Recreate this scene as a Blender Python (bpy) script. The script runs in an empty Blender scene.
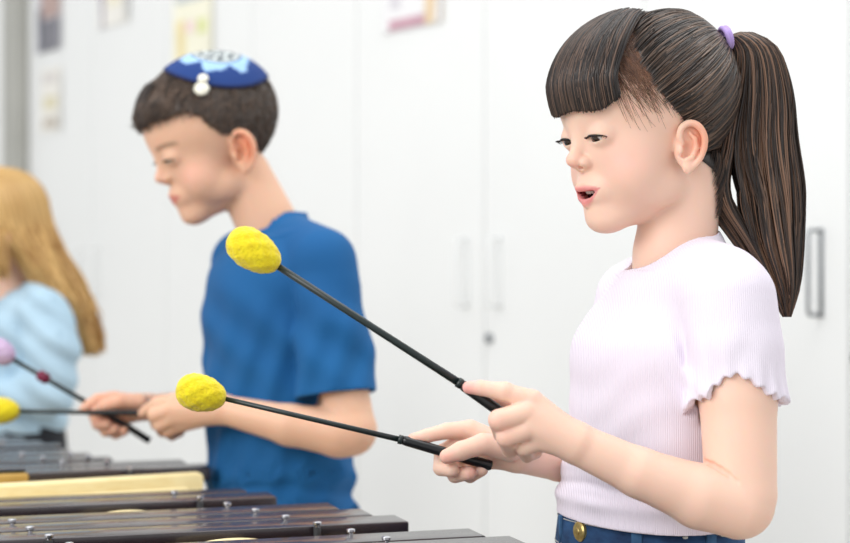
import bpy, math, random
import numpy as np
from mathutils import Vector, Matrix

random.seed(7)
RNG = np.random.default_rng(7)
FPX = 1653.0                       # focal length in pixels of the 850 px wide frame
CAMZ = 1.0
scene = bpy.context.scene
COL = scene.collection

# ------------------------------------------------------------------ camera, light, exposure
cam_d = bpy.data.cameras.new('camera')
cam_d.sensor_width = 36.0
cam_d.lens = FPX * 36.0 / 850.0
cam_d.dof.use_dof = True
cam_d.dof.focus_distance = 1.47
cam_d.dof.aperture_fstop = 4.2
cam_d.clip_start = 0.05
cam = bpy.data.objects.new('camera', cam_d)
COL.objects.link(cam)
cam.location = (0, 0, CAMZ)
cam.rotation_euler = (math.radians(90), 0, 0)
scene.camera = cam

world = bpy.data.worlds.new('world')
scene.world = world
world.use_nodes = True
wn = world.node_tree
bg = wn.nodes['Background']
bg.inputs[0].default_value = (0.97, 0.985, 1.0, 1)
bg.inputs[1].default_value = 0.82


def area(name, loc, target, size, power, color=(1, 1, 1)):
    l = bpy.data.lights.new(name, 'AREA')
    l.shape = 'RECTANGLE'
    l.size, l.size_y = size
    l.energy = power
    l.color = color
    o = bpy.data.objects.new(name, l)
    COL.objects.link(o)
    o.location = loc
    d = Vector(target) - Vector(loc)
    o.rotation_euler = d.to_track_quat('-Z', 'Y').to_euler()
    return o


area('window_light', (-2.6, -0.6, 2.5), (0.1, 1.7, 1.0), (2.4, 1.8), 72, (1, 0.985, 0.96))
area('overhead_light', (0.4, 1.7, 3.2), (0.3, 1.9, 0.6), (2.2, 1.6), 30, (1, 0.99, 0.97))

area('overhead_light', (-1.3, 3.3, 3.2), (-1.6, 4.4, 1.0), (1.8, 1.4), 9, (1, 0.99, 0.97))  # added lamp that lifts the left end of the wall, no fitting known there

vs = scene.view_settings
vs.view_transform = 'Standard'
vs.look = 'None'
vs.gamma = 1.0
vs.use_curve_mapping = False
vs.exposure = 0.16
scene.cycles.use_denoising = True


# ------------------------------------------------------------------ materials
def lin(r, g, b):
    f = lambda c: (c / 255.0 / 12.92) if c / 255.0 <= 0.04045 else ((c / 255.0 + 0.055) / 1.055) ** 2.4
    return (f(r), f(g), f(b), 1.0)


def mat(name, color, rough=0.5, metal=0.0, spec=0.5, sss=0.0, sss_rad=(1, .35, .2), sss_scale=0.01,
        noise=None, bump=None, vcol=False, coat=0.0, sheen=0.0):
    """noise = (scale, colour2, stretch); bump = (kind, scale, strength, distance, stretch)"""
    m = bpy.data.materials.new(name)
    m.use_nodes = True
    nt = m.node_tree
    b = nt.nodes['Principled BSDF']
    b.inputs['Base Color'].default_value = color
    b.inputs['Roughness'].default_value = rough
    b.inputs['Metallic'].default_value = metal
    b.inputs['Specular IOR Level'].default_value = spec
    b.inputs['Coat Weight'].default_value = coat
    b.inputs['Sheen Weight'].default_value = sheen
    if sss > 0:
        b.inputs['Subsurface Weight'].default_value = sss
        b.inputs['Subsurface Radius'].default_value = sss_rad
        b.inputs['Subsurface Scale'].default_value = sss_scale
    tc = nt.nodes.new('ShaderNodeTexCoord')
    src = None
    if vcol:
        a = nt.nodes.new('ShaderNodeVertexColor')
        a.layer_name = 'Col'
        src = a.outputs['Color']
    if noise:
        sc, c2, st = noise
        mp = nt.nodes.new('ShaderNodeMapping')
        mp.inputs['Scale'].default_value = st
        nt.links.new(tc.outputs['Object'], mp.inputs[0])
        n = nt.nodes.new('ShaderNodeTexNoise')
        n.inputs['Scale'].default_value = sc
        n.inputs['Detail'].default_value = 5
        nt.links.new(mp.outputs[0], n.inputs['Vector'])
        r = nt.nodes.new('ShaderNodeMapRange')
        r.inputs['From Min'].default_value = 0.35
        r.inputs['From Max'].default_value = 0.65
        nt.links.new(n.outputs['Fac'], r.inputs['Value'])
        mx = nt.nodes.new('ShaderNodeMix')
        mx.data_type = 'RGBA'
        mx.inputs[7].default_value = c2
        if src is not None:
            nt.links.new(src, mx.inputs[6])
        else:
            mx.inputs[6].default_value = color
        nt.links.new(r.outputs[0], mx.inputs[0])
        src = mx.outputs[2]
    if src is not None:
        nt.links.new(src, b.inputs['Base Color'])
    if bump:
        kind, sc, stg, dist, st = bump
        mp = nt.nodes.new('ShaderNodeMapping')
        mp.inputs['Scale'].default_value = st
        nt.links.new(tc.outputs['Object'], mp.inputs[0])
        if kind == 'noise':
            n = nt.nodes.new('ShaderNodeTexNoise')
            n.inputs['Scale'].default_value = sc
            n.inputs['Detail'].default_value = 4
            o = n.outputs['Fac']
        else:
            n = nt.nodes.new('ShaderNodeTexWave')
            n.bands_direction = kind
            n.inputs['Scale'].default_value = sc
            n.inputs['Distortion'].default_value = 0.6
            o = n.outputs['Fac']
        nt.links.new(mp.outputs[0], n.inputs['Vector'])
        bp = nt.nodes.new('ShaderNodeBump')
        bp.inputs['Strength'].default_value = stg
        bp.inputs['Distance'].default_value = dist
        nt.links.new(o, bp.inputs['Height'])
        nt.links.new(bp.outputs[0], b.inputs['Normal'])
    return m


ONE = (1, 1, 1)
M = {}
M['wall'] = mat('white_paint', lin(240, 242, 242), 0.6, noise=(3, lin(240, 241, 241), ONE))
M['cabinet'] = mat('white_laminate', lin(237, 239, 239), 0.34, spec=0.35, noise=(2, lin(235, 237, 237), ONE))
M['strip'] = mat('grey_trim_paint', lin(176, 176, 170), 0.5, noise=(5, lin(168, 168, 162), ONE))
M['floor'] = mat('pale_floor', lin(196, 190, 182), 0.5, noise=(4, lin(186, 180, 172), ONE))
M['steel'] = mat('brushed_steel', lin(150, 154, 158), 0.35, metal=0.9, noise=(60, lin(132, 136, 140), ONE))
M['chrome'] = mat('bright_screw', lin(225, 225, 230), 0.2, metal=1.0, noise=(90, lin(205, 205, 210), ONE))
M['bar'] = mat('dark_violet_brown_bar', lin(50, 40, 45), 0.27, spec=0.75, coat=0.3,
               noise=(12, lin(42, 33, 37), (1.0, 9, 9)), bump=('noise', 30, 0.02, 0.001, (1, 12, 12)))
M['rubber'] = mat('black_rubber', lin(22, 22, 24), 0.6, noise=(40, lin(30, 30, 32), ONE))
M['pine'] = mat('pale_pine_wood', lin(244, 228, 176), 0.45, noise=(14, lin(238, 218, 160), (1, 8, 12)),
                bump=('noise', 20, 0.1, 0.001, (1, 8, 8)))
M['pine_dark'] = mat('golden_wood', lin(214, 176, 96), 0.5, noise=(14, lin(196, 156, 78), (1, 8, 8)))
M['stand'] = mat('grey_metal_stand', lin(90, 90, 94), 0.4, metal=0.6, noise=(30, lin(80, 80, 84), ONE))
M['yarn'] = mat('yellow_yarn', lin(240, 222, 20), 0.9, sheen=0.3, noise=(160, lin(228, 204, 8), ONE),
                bump=('noise', 420, 0.9, 0.0016, (1, 1, 1)))
M['lilac_yarn'] = mat('lilac_yarn', lin(214, 190, 220), 0.9, noise=(160, lin(200, 172, 208), ONE),
                      bump=('noise', 420, 0.9, 0.0016, (1, 1, 1)))
M['shaft'] = mat('black_green_rod', lin(30, 44, 44), 0.32, noise=(80, lin(24, 36, 36), ONE))
M['grip'] = mat('black_rubber_grip', lin(14, 17, 20), 0.28, noise=(60, lin(22, 25, 28), ONE))
M['maroon'] = mat('maroon_band', lin(120, 26, 62), 0.6, noise=(60, lin(104, 20, 52), ONE))
SKIN = dict(rough=0.48, spec=0.35, sss=0.32, sss_scale=0.009, sss_rad=(1.0, 0.33, 0.18), vcol=True)
M['skin'] = mat('skin', lin(240, 206, 186), bump=('noise', 260, 0.05, 0.0006, ONE), **SKIN)
M['eye'] = mat('eye', lin(235, 232, 228), 0.08, spec=0.6, vcol=True)
M['lash'] = mat('eyelash', lin(26, 20, 18), 0.6, noise=(50, lin(32, 25, 22), ONE))
M['teeth'] = mat('teeth', lin(240, 236, 226), 0.2, noise=(50, lin(232, 226, 214), ONE))
M['hair'] = mat('brown_hair', lin(40, 30, 26), 0.34, spec=0.6, vcol=True)
M['hairtie'] = mat('lilac_hair_tie', lin(190, 166, 226), 0.7, noise=(70, lin(172, 146, 214), ONE))
M['knit'] = mat('pale_lilac_rib_knit', lin(236, 229, 241), 0.85, sheen=0.0, sss=0.0,
                noise=(6, lin(233, 225, 239), ONE), bump=('X', 170, 0.45, 0.0008, (1, 0.0, 0.0)))
M['denim'] = mat('blue_denim', lin(12, 42, 80), 0.85, noise=(38, lin(34, 76, 120), (1, 1, 2.2)),
                 bump=('noise', 300, 0.4, 0.001, (1, 1, 1)))
M['denim_seam'] = mat('dark_denim_seam', lin(18, 48, 88), 0.85, noise=(60, lin(60, 104, 144), ONE))
M['stitch'] = mat('pale_stitch', lin(205, 205, 200), 0.8, noise=(60, lin(190, 190, 186), ONE))
M['brass'] = mat('brass_button', lin(196, 176, 116), 0.35, metal=0.7, noise=(160, lin(164, 140, 84), ONE),
                 bump=('noise', 220, 0.5, 0.001, ONE))
M['tee'] = mat('blue_cotton', lin(4, 94, 152), 0.85, noise=(5, lin(4, 86, 144), ONE),
               bump=('noise', 700, 0.15, 0.0004, ONE))
M['tee_light'] = mat('pale_blue_cotton', lin(180, 206, 222), 0.85, noise=(6, lin(170, 198, 216), ONE),
                     bump=('noise', 300, 0.2, 0.0006, ONE))
M['trousers'] = mat('dark_trousers', lin(26, 28, 36), 0.85, noise=(20, lin(32, 34, 42), ONE))
M['shoe'] = mat('white_shoe', lin(225, 225, 225), 0.6, noise=(20, lin(215, 215, 215), ONE))
M['kippah'] = mat('kippah_cloth', lin(14, 70, 160), 0.8, vcol=True, bump=('noise', 400, 0.3, 0.001, ONE))
M['clip'] = mat('white_clip', lin(242, 240, 225), 0.35, noise=(60, lin(230, 228, 212), ONE))


# ------------------------------------------------------------------ object helpers
def link_mesh(name, verts, faces, material, parent=None, smooth=True, colors=None, origin=None):
    me = bpy.data.meshes.new(name)
    v = np.asarray(verts, dtype=np.float64)
    o_ = Vector(origin) if origin is not None else None
    if parent is not None and origin is None:
        p = parent
        off = np.zeros(3)
        while p is not None:
            off += np.array(p.location)
            p = p.parent
        v = v - off
    elif origin is not None:
        v = v - np.array(origin)
    if isinstance(faces, np.ndarray) and faces.ndim == 2:
        n = len(faces)
        k = faces.shape[1]
        me.vertices.add(len(v))
        me.vertices.foreach_set('co', v.ravel())
        me.loops.add(n * k)
        me.loops.foreach_set('vertex_index', faces.ravel().astype(np.int32))
        me.polygons.add(n)
        me.polygons.foreach_set('loop_start', np.arange(0, n * k, k, dtype=np.int32))
        me.polygons.foreach_set('loop_total', np.full(n, k, dtype=np.int32))
        me.update(calc_edges=True)
    else:
        me.from_pydata([tuple(p) for p in v], [], [tuple(int(i) for i in f) for f in faces])
        me.update()
    me.validate()
    if smooth:
        me.polygons.foreach_set('use_smooth', np.ones(len(me.polygons), dtype=bool))
    if colors is not None:
        a = me.color_attributes.new('Col', 'FLOAT_COLOR', 'POINT')
        c = np.ones((len(v), 4), dtype=np.float32)
        c[:, :3] = colors
        a.data.foreach_set('color', c.ravel())
    me.materials.append(material)
    o = bpy.data.objects.new(name, me)
    COL.objects.link(o)
    if parent is not None:
        o.parent = parent
    if origin is not None:
        o.location = o_
    return o


def thing(name, label, cat, loc, group=None):
    o = bpy.data.objects.new(name, None)
    o.empty_display_size = 0.05
    COL.objects.link(o)
    o.location = loc
    o['label'] = label
    o['category'] = cat
    if group:
        o['group'] = group
    return o


def tag(o, label=None, cat=None, group=None, kind=None):
    if label: o['label'] = label
    if cat: o['category'] = cat
    if group: o['group'] = group
    if kind: o['kind'] = kind
    return o


class MB:
    """collects boxes, tubes, lathes into one mesh"""
    def __init__(s):
        s.v, s.f = [], []

    def add(s, v, f):
        n = len(s.v)
        s.v += [tuple(map(float, p)) for p in v]
        s.f += [tuple(int(i) + n for i in q) for q in f]
        return s

    def box(s, c, ax, half, bev=0.0):
        """c centre, ax three unit axes, half sizes; bevelled box (chamfered corners)"""
        c = np.array(c, float)
        ax = [np.array(a, float) for a in ax]
        hx, hy, hz = half
        b = min(bev, hx * .49, hy * .49, hz * .49)
        if b <= 0:
            vs_ = []
            for i in (-1, 1):
                for j in (-1, 1):
                    for k in (-1, 1):
                        vs_.append(c + ax[0] * hx * i + ax[1] * hy * j + ax[2] * hz * k)
            return s.add(vs_, [(0, 1, 3, 2), (4, 6, 7, 5), (0, 4, 5, 1), (2, 3, 7, 6), (0, 2, 6, 4), (1, 5, 7, 3)])
        # rounded profile in (1,2) plane extruded along 0 with end chamfer
        prof = []
        nseg = 3
        for sy, sz, a0 in ((1, 1, 0), (-1, 1, 90), (-1, -1, 180), (1, -1, 270)):
            for q in range(nseg + 1):
                a = math.radians(a0 + 90.0 * q / nseg)
                prof.append((sy * (hy - b) + b * math.cos(a), sz * (hz - b) + b * math.sin(a)))
        n = len(prof)
        rings = []
        for t, sc in ((-hx, 1), (-hx + b, 0), (hx - b, 0), (hx, 1)):
            for (y, z) in prof:
                yy = y - math.copysign(b, y) * sc * 0.6
                zz = z - math.copysign(b, z) * sc * 0.6
                rings.append(c + ax[0] * t + ax[1] * yy + ax[2] * zz)
        f = []
        for r in range(3):
            for i in range(n):
                j = (i + 1) % n
                f.append((r * n + i, r * n + j, (r + 1) * n + j, (r + 1) * n + i))
        f.append(tuple(range(n))[::-1])
        f.append(tuple(range(3 * n, 4 * n)))
        return s.add(rings, f)

    def tube(s, pts, rad, n=12, cap=True):
        pts = [np.array(p, float) for p in pts]
        if not hasattr(rad, '__len__'):
            rad = [rad] * len(pts)
        up = np.array((0.123, 0.31, 0.94))
        vs_, f = [], []
        pn = None
        for i, p in enumerate(pts):
            t = pts[min(i + 1, len(pts) - 1)] - pts[max(i - 1, 0)]
            t /= np.linalg.norm(t) + 1e-12
            a = (np.cross(t, up) if pn is None else pn - t * np.dot(pn, t))
            a /= np.linalg.norm(a) + 1e-12
            pn = a
            b = np.cross(t, a)
            for k in range(n):
                an = 2 * math.pi * k / n
                vs_.append(p + (a * math.cos(an) + b * math.sin(an)) * rad[i])
        for i in range(len(pts) - 1):
            for k in range(n):
                k2 = (k + 1) % n
                f.append((i * n + k, i * n + k2, (i + 1) * n + k2, (i + 1) * n + k))
        if cap:
            f.append(tuple(range(n))[::-1])
            f.append(tuple(range((len(pts) - 1) * n, len(pts) * n)))
        return s.add(vs_, f)

    def ball(s, c, r, ax=None, nu=20, nv=12):
        """ellipsoid; r = 3 radii along ax"""
        c = np.array(c, float)
        ax = np.eye(3) if ax is None else np.array(ax, float)
        vs_, f = [], []
        for j in range(nv + 1):
            th = math.pi * j / nv
            for i in range(nu):
                ph = 2 * math.pi * i / nu
                d = (math.sin(th) * math.cos(ph) * r[0], math.sin(th) * math.sin(ph) * r[1], math.cos(th) * r[2])
                vs_.append(c + ax[0] * d[0] + ax[1] * d[1] + ax[2] * d[2])
        for j in range(nv):
            for i in range(nu):
                i2 = (i + 1) % nu
                f.append((j * nu + i, (j + 1) * nu + i, (j + 1) * nu + i2, j * nu + i2))
        return s.add(vs_, f)

    def build(s, name, material, parent=None, smooth=True, colors=None, origin=None):
        o = link_mesh(name, s.v, s.f, material, parent, smooth, colors, origin)
        if smooth:
            for e in ():
                pass
        return o


def sharp(o, deg=35):
    """smooth shading but keep hard edges"""
    me = o.data
    me.set_sharp_from_angle(angle=math.radians(deg))
    return o


# ------------------------------------------------------------------ signed-distance sculpting
BIG = 60.0


class Frame:
    """local axes (rows = world directions of the local axes), origin, scale"""
    def __init__(s, O, R, q=1.0):
        s.O = np.array(O, float)
        s.R = np.array(R, float)
        s.q = q

    def w(s, p):
        return s.O + (np.asarray(p, float) * s.q) @ s.R

    def l(s, P):
        return ((np.asarray(P) - s.O) @ s.R.T) / s.q


WORLD = Frame((0, 0, 0), np.eye(3), 1.0)


class Field:
    def __init__(s, lo, hi, h):
        s.h = h
        s.lo = np.array(lo, float)
        s.n = np.ceil((np.array(hi, float) - s.lo) / h).astype(int) + 1
        s.a = np.full(tuple(s.n), BIG, dtype=np.float32)

    def block(s, lo, hi):
        i0 = np.clip(np.floor((np.array(lo) - s.lo) / s.h).astype(int), 0, s.n)
        i1 = np.clip(np.ceil((np.array(hi) - s.lo) / s.h).astype(int) + 1, 0, s.n)
        if np.any(i1 <= i0):
            return None
        sl = tuple(slice(a, b) for a, b in zip(i0, i1))
        ax = [(s.lo[k] + s.h * np.arange(i0[k], i1[k])).astype(np.float32) for k in range(3)]
        return sl, ax[0][:, None, None], ax[1][None, :, None], ax[2][None, None, :]

    def op(s, sl, d, k, mode):
        a = s.a[sl]
        d = d.astype(np.float32)
        if mode == 'sub':
            a2, b2 = -a, d
        else:
            a2, b2 = a, d
        if k > 0:
            h = np.maximum(k - np.abs(a2 - b2), 0) / k
            r = np.minimum(a2, b2) - h * h * h * k / 6.0
        else:
            r = np.minimum(a2, b2)
        s.a[sl] = -r if mode == 'sub' else r

    def cap(s, p, q, r0, r1, k=3.0, mode='add', fr=WORLD, flat=None):
        """tapered capsule; flat=(axis, factor) squeezes thickness along a direction"""
        P, Q = fr.w(p), fr.w(q)
        r0, r1 = r0 * fr.q, r1 * fr.q
        k = k * fr.q
        m = max(r0, r1) + k + 2 * s.h + 4
        b = s.block(np.minimum(P, Q) - m, np.maximum(P, Q) + m)
        if b is None: return
        sl, X, Y, Z = b
        D = Q - P
        L2 = float(D @ D) + 1e-9
        x, y, z = X - P[0], Y - P[1], Z - P[2]
        t = np.clip((x * D[0] + y * D[1] + z * D[2]) / L2, 0, 1)
        ex, ey, ez = x - t * D[0], y - t * D[1], z - t * D[2]
        if flat is not None:
            ax, fac = np.array(flat[0], float), flat[1]
            ax = ax / np.linalg.norm(ax)
            dp = ex * ax[0] + ey * ax[1] + ez * ax[2]
            g = (1.0 / fac - 1.0)
            ex, ey, ez = ex + dp * g * ax[0], ey + dp * g * ax[1], ez + dp * g * ax[2]
        d = np.sqrt(ex * ex + ey * ey + ez * ez) - (r0 + (r1 - r0) * t)
        s.op(sl, d, k, mode)

    def poly(s, pts, rs, k=3.0, mode='add', fr=WORLD, flat=None):
        for i in range(len(pts) - 1):
            s.cap(pts[i], pts[i + 1], rs[i], rs[i + 1], k, mode, fr, flat)

    def ell(s, c, r, k=3.0, mode='add', fr=WORLD, rot=None):
        """ellipsoid in frame fr, optional extra local rotation (rows = axes)"""
        C = fr.w(c)
        R = fr.R if rot is None else np.array(rot, float) @ fr.R
        r = np.array(r, float) * fr.q
        k = k * fr.q
        m = max(r) + k + 2 * s.h + 4
        b = s.block(C - m, C + m)
        if b is None: return
        sl, X, Y, Z = b
        x, y, z = X - C[0], Y - C[1], Z - C[2]
        l = [x * R[i][0] + y * R[i][1] + z * R[i][2] for i in range(3)]
        k0 = np.sqrt((l[0] / r[0]) ** 2 + (l[1] / r[1]) ** 2 + (l[2] / r[2]) ** 2)
        k1 = np.sqrt((l[0] / r[0] ** 2) ** 2 + (l[1] / r[1] ** 2) ** 2 + (l[2] / r[2] ** 2) ** 2) + 1e-6
        d = k0 * (k0 - 1) / k1
        s.op(sl, d, k, mode)

    def ell2(s, c, r, **kw):
        s.ell(c, r, **kw)
        s.ell((c[0], -c[1], c[2]), r, **kw)

    def loft(s, secs, yaw, off=0.0, k=4.0, pw=2.3, vlo=None, vhi=None):
        """secs: (v, cu, cw, a(forward half), b(side half)), v descending or ascending"""
        secs = sorted(secs)
        V = np.array([q[0] for q in secs])
        top = V[-1] if vhi is None else vhi
        bot = V[0] if vlo is None else vlo
        mx = max(max(q[3], q[4]) for q in secs) + off + 20
        cs = np.array([[q[1], q[2]] for q in secs])
        b = s.block((cs[:, 0].min() - mx, cs[:, 1].min() - mx, bot - 8), (cs[:, 0].max() + mx, cs[:, 1].max() + mx, top + 8))
        if b is None: return
        sl, X, Y, Z = b
        zz = Z[0, 0, :]
        t = smooth_interp(zz, V, np.array([q[1:] for q in secs]))
        cu, cw, a, bb = [t[:, i][None, None, :] for i in range(4)]
        a = a + off
        bb = bb + off
        f = (-math.cos(yaw), -math.sin(yaw))
        l = (math.sin(yaw), -math.cos(yaw))
        du, dw = X - cu, Y - cw
        x = np.abs(du * f[0] + dw * f[1]) / a
        y = np.abs(du * l[0] + dw * l[1]) / bb
        k0 = (x ** pw + y ** pw) ** (1.0 / pw)
        rr = np.sqrt((du ** 2 + dw ** 2)) + 1e-6
        d = (k0 - 1) * rr / np.maximum(k0, .05)
        d = np.maximum(d, np.maximum(Z - (top + off * .0), bot - Z))
        s.op(sl, d, k, 'add')

    def sample(s, P):
        g = (P - s.lo) / s.h
        g = np.clip(g, 0, s.n - 1.001)
        i = np.floor(g).astype(int)
        f = g - i
        r = 0
        for dx in (0, 1):
            wx = f[:, 0] if dx else 1 - f[:, 0]
            for dy in (0, 1):
                wy = f[:, 1] if dy else 1 - f[:, 1]
                for dz in (0, 1):
                    wz = f[:, 2] if dz else 1 - f[:, 2]
                    r = r + wx * wy * wz * s.a[i[:, 0] + dx, i[:, 1] + dy, i[:, 2] + dz]
        return r

    def grad(s, P):
        e = s.h * 0.75
        g = np.zeros_like(P)
        for k in range(3):
            d = np.zeros(3)
            d[k] = e
            g[:, k] = (s.sample(P + d) - s.sample(P - d)) / (2 * e)
        return g

    def project(s, P, iso=0.0, it=2):
        for _ in range(it):
            d = s.sample(P) - iso
            g = s.grad(P)
            n2 = np.maximum((g * g).sum(1), 0.2)
            st = (d / n2)[:, None] * g
            L = np.linalg.norm(st, axis=1)[:, None]
            st = np.where(L > s.h * 1.5, st / np.maximum(L, 1e-9) * s.h * 1.5, st)
            P = P - st
        return P

    def mesh(s, smooth_it=1, keep_big=False):
        a = s.a
        sg = a < 0
        act = np.zeros(tuple(s.n - 1), dtype=np.uint8)
        for dx in (0, 1):
            for dy in (0, 1):
                for dz in (0, 1):
                    act += sg[dx:dx + s.n[0] - 1, dy:dy + s.n[1] - 1, dz:dz + s.n[2] - 1]
        act = (act > 0) & (act < 8)
        idx = np.argwhere(act)
        ids = np.full(act.shape, -1, dtype=np.int32)
        ids[act] = np.arange(len(idx))
        cv = {}
        for dx in (0, 1):
            for dy in (0, 1):
                for dz in (0, 1):
                    cv[dx, dy, dz] = a[idx[:, 0] + dx, idx[:, 1] + dy, idx[:, 2] + dz]
        pos = np.zeros((len(idx), 3))
        cnt = np.zeros(len(idx))
        cs = list(cv.keys())
        for i in range(8):
            for j in range(i + 1, 8):
                A, B = cs[i], cs[j]
                if sum(abs(A[q] - B[q]) for q in range(3)) != 1: continue
                va, vb = cv[A], cv[B]
                m = (va < 0) != (vb < 0)
                t = np.where(m, va / np.where(m, va - vb, 1), 0)
                p = np.array(A)[None] + t[:, None] * (np.array(B) - np.array(A))[None]
                pos += np.where(m[:, None], p, 0)
                cnt += m
        P = s.lo + (idx + pos / cnt[:, None]) * s.h
        F = []
        for ax in range(3):
            o = [q for q in range(3) if q != ax]
            sl0 = [slice(1, -1)] * 3
            sl0[ax] = slice(0, -1)
            sl1 = [slice(1, -1)] * 3
            sl1[ax] = slice(1, None)
            A, B = sg[tuple(sl0)], sg[tuple(sl1)]
            ch = np.argwhere(A != B)
            if len(ch) == 0: continue
            st = A[tuple(ch.T)]
            base = ch.copy()
            base[:, o[0]] += 1
            base[:, o[1]] += 1
            q = []
            for (d0, d1) in ((0, 0), (-1, 0), (-1, -1), (0, -1)):
                c = base.copy()
                c[:, o[0]] += d0
                c[:, o[1]] += d1
                q.append(ids[tuple(c.T)])
            q = np.stack(q, 1)
            flip = st if ax != 1 else ~st
            q = np.where(flip[:, None], q, q[:, ::-1])
            F.append(q)
        F = np.concatenate(F)
        F = F[(F >= 0).all(1)]
        for _ in range(smooth_it):
            acc = np.zeros_like(P)
            c = np.zeros(len(P))
            for k in range(4):
                np.add.at(acc, F[:, k], P[F[:, (k + 1) % 4]] + P[F[:, (k + 3) % 4]])
                np.add.at(c, F[:, k], 2)
            P = np.where(c[:, None] > 0, 0.5 * P + 0.5 * acc / np.maximum(c, 1)[:, None], P)
            P = s.project(P, it=1)
        P = s.project(P, it=1)
        if not keep_big:
            P, F = drop_islands(P, F)
        return P, F


def drop_islands(P, F, frac=0.02):
    n = len(P)
    lab = np.arange(n)
    for _ in range(400):
        m = lab[F].min(1)
        new = lab.copy()
        for k in range(4):
            np.minimum.at(new, F[:, k], m)
        new = new[new]
        if (new == lab).all(): break
        lab = new
    cnt = np.bincount(lab, minlength=n)
    keep = cnt[lab] > frac * cnt.max()
    remap = np.cumsum(keep) - 1
    F2 = F[keep[F].all(1)]
    return P[keep], remap[F2]


def smooth_interp(x, xs, ys):
    """Catmull-like smooth interpolation (per column)"""
    n = len(xs)
    m = np.zeros_like(ys)
    for i in range(n):
        i0, i1 = max(i - 1, 0), min(i + 1, n - 1)
        m[i] = (ys[i1] - ys[i0]) / (xs[i1] - xs[i0])
    x = np.clip(x, xs[0], xs[-1])
    j = np.clip(np.searchsorted(xs, x) - 1, 0, n - 2)
    h = (xs[j + 1] - xs[j])
    t = ((x - xs[j]) / h)[:, None]
    h = h[:, None]
    return ((2 * t ** 3 - 3 * t ** 2 + 1) * ys[j] + (t ** 3 - 2 * t ** 2 + t) * h * m[j]
            + (-2 * t ** 3 + 3 * t ** 2) * ys[j + 1] + (t ** 3 - t ** 2) * h * m[j + 1])


def spline(pts, n):
    pts = np.array(pts, float)
    d = np.r_[0, np.cumsum(np.linalg.norm(np.diff(pts[:, :3], axis=0), axis=1))]
    return smooth_interp(np.linspace(0, d[-1], n), d, pts)


def Pp(px, py, w=0.0):
    sc = (FPX + w) / FPX
    return np.array(((px - 425.0) * sc, w, (271.5 - py) * sc))


class Person:
    def __init__(s, D, label, feet_px, feet_w):
        s.s = D / FPX
        s.D = D
        p = s.world(np.array([Pp(feet_px, 271.5, feet_w)]))[0]
        s.root = thing('person', label, 'person', (p[0], p[1], 0.0))

    def world(s, P):
        P = np.asarray(P, float)
        return np.stack([P[:, 0] * s.s, (FPX + P[:, 1]) * s.s, CAMZ + P[:, 2] * s.s], 1)

    def floor(s):
        return -CAMZ / s.s

    def part(s, name, P, F, m, colors=None, parent=None, smooth=True):
        return link_mesh(name, s.world(P), F, m, parent or s.root, smooth, colors)


def head_frame(px, py, w, yaw, pitch, q, roll=0.0):
    y, d = math.radians(yaw), math.radians(pitch)
    f0 = np.array((-math.cos(y), -math.sin(y), 0))
    l = np.array((math.sin(y), -math.cos(y), 0))
    z = np.array((0, 0, 1.0))
    F = math.cos(d) * f0 - math.sin(d) * z
    U = math.sin(d) * f0 + math.cos(d) * z
    if roll:
        r = math.radians(roll)
        l, U = math.cos(r) * l + math.sin(r) * U, -math.sin(r) * l + math.cos(r) * U
    return Frame(Pp(px, py, w), np.array([F, l, U]), q)


CR_C = np.array((6.0, 0, 30.0))
CR_R = np.array((93.0, 70.0, 79.0))


EX, EY = 78.0, 24.8


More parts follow.
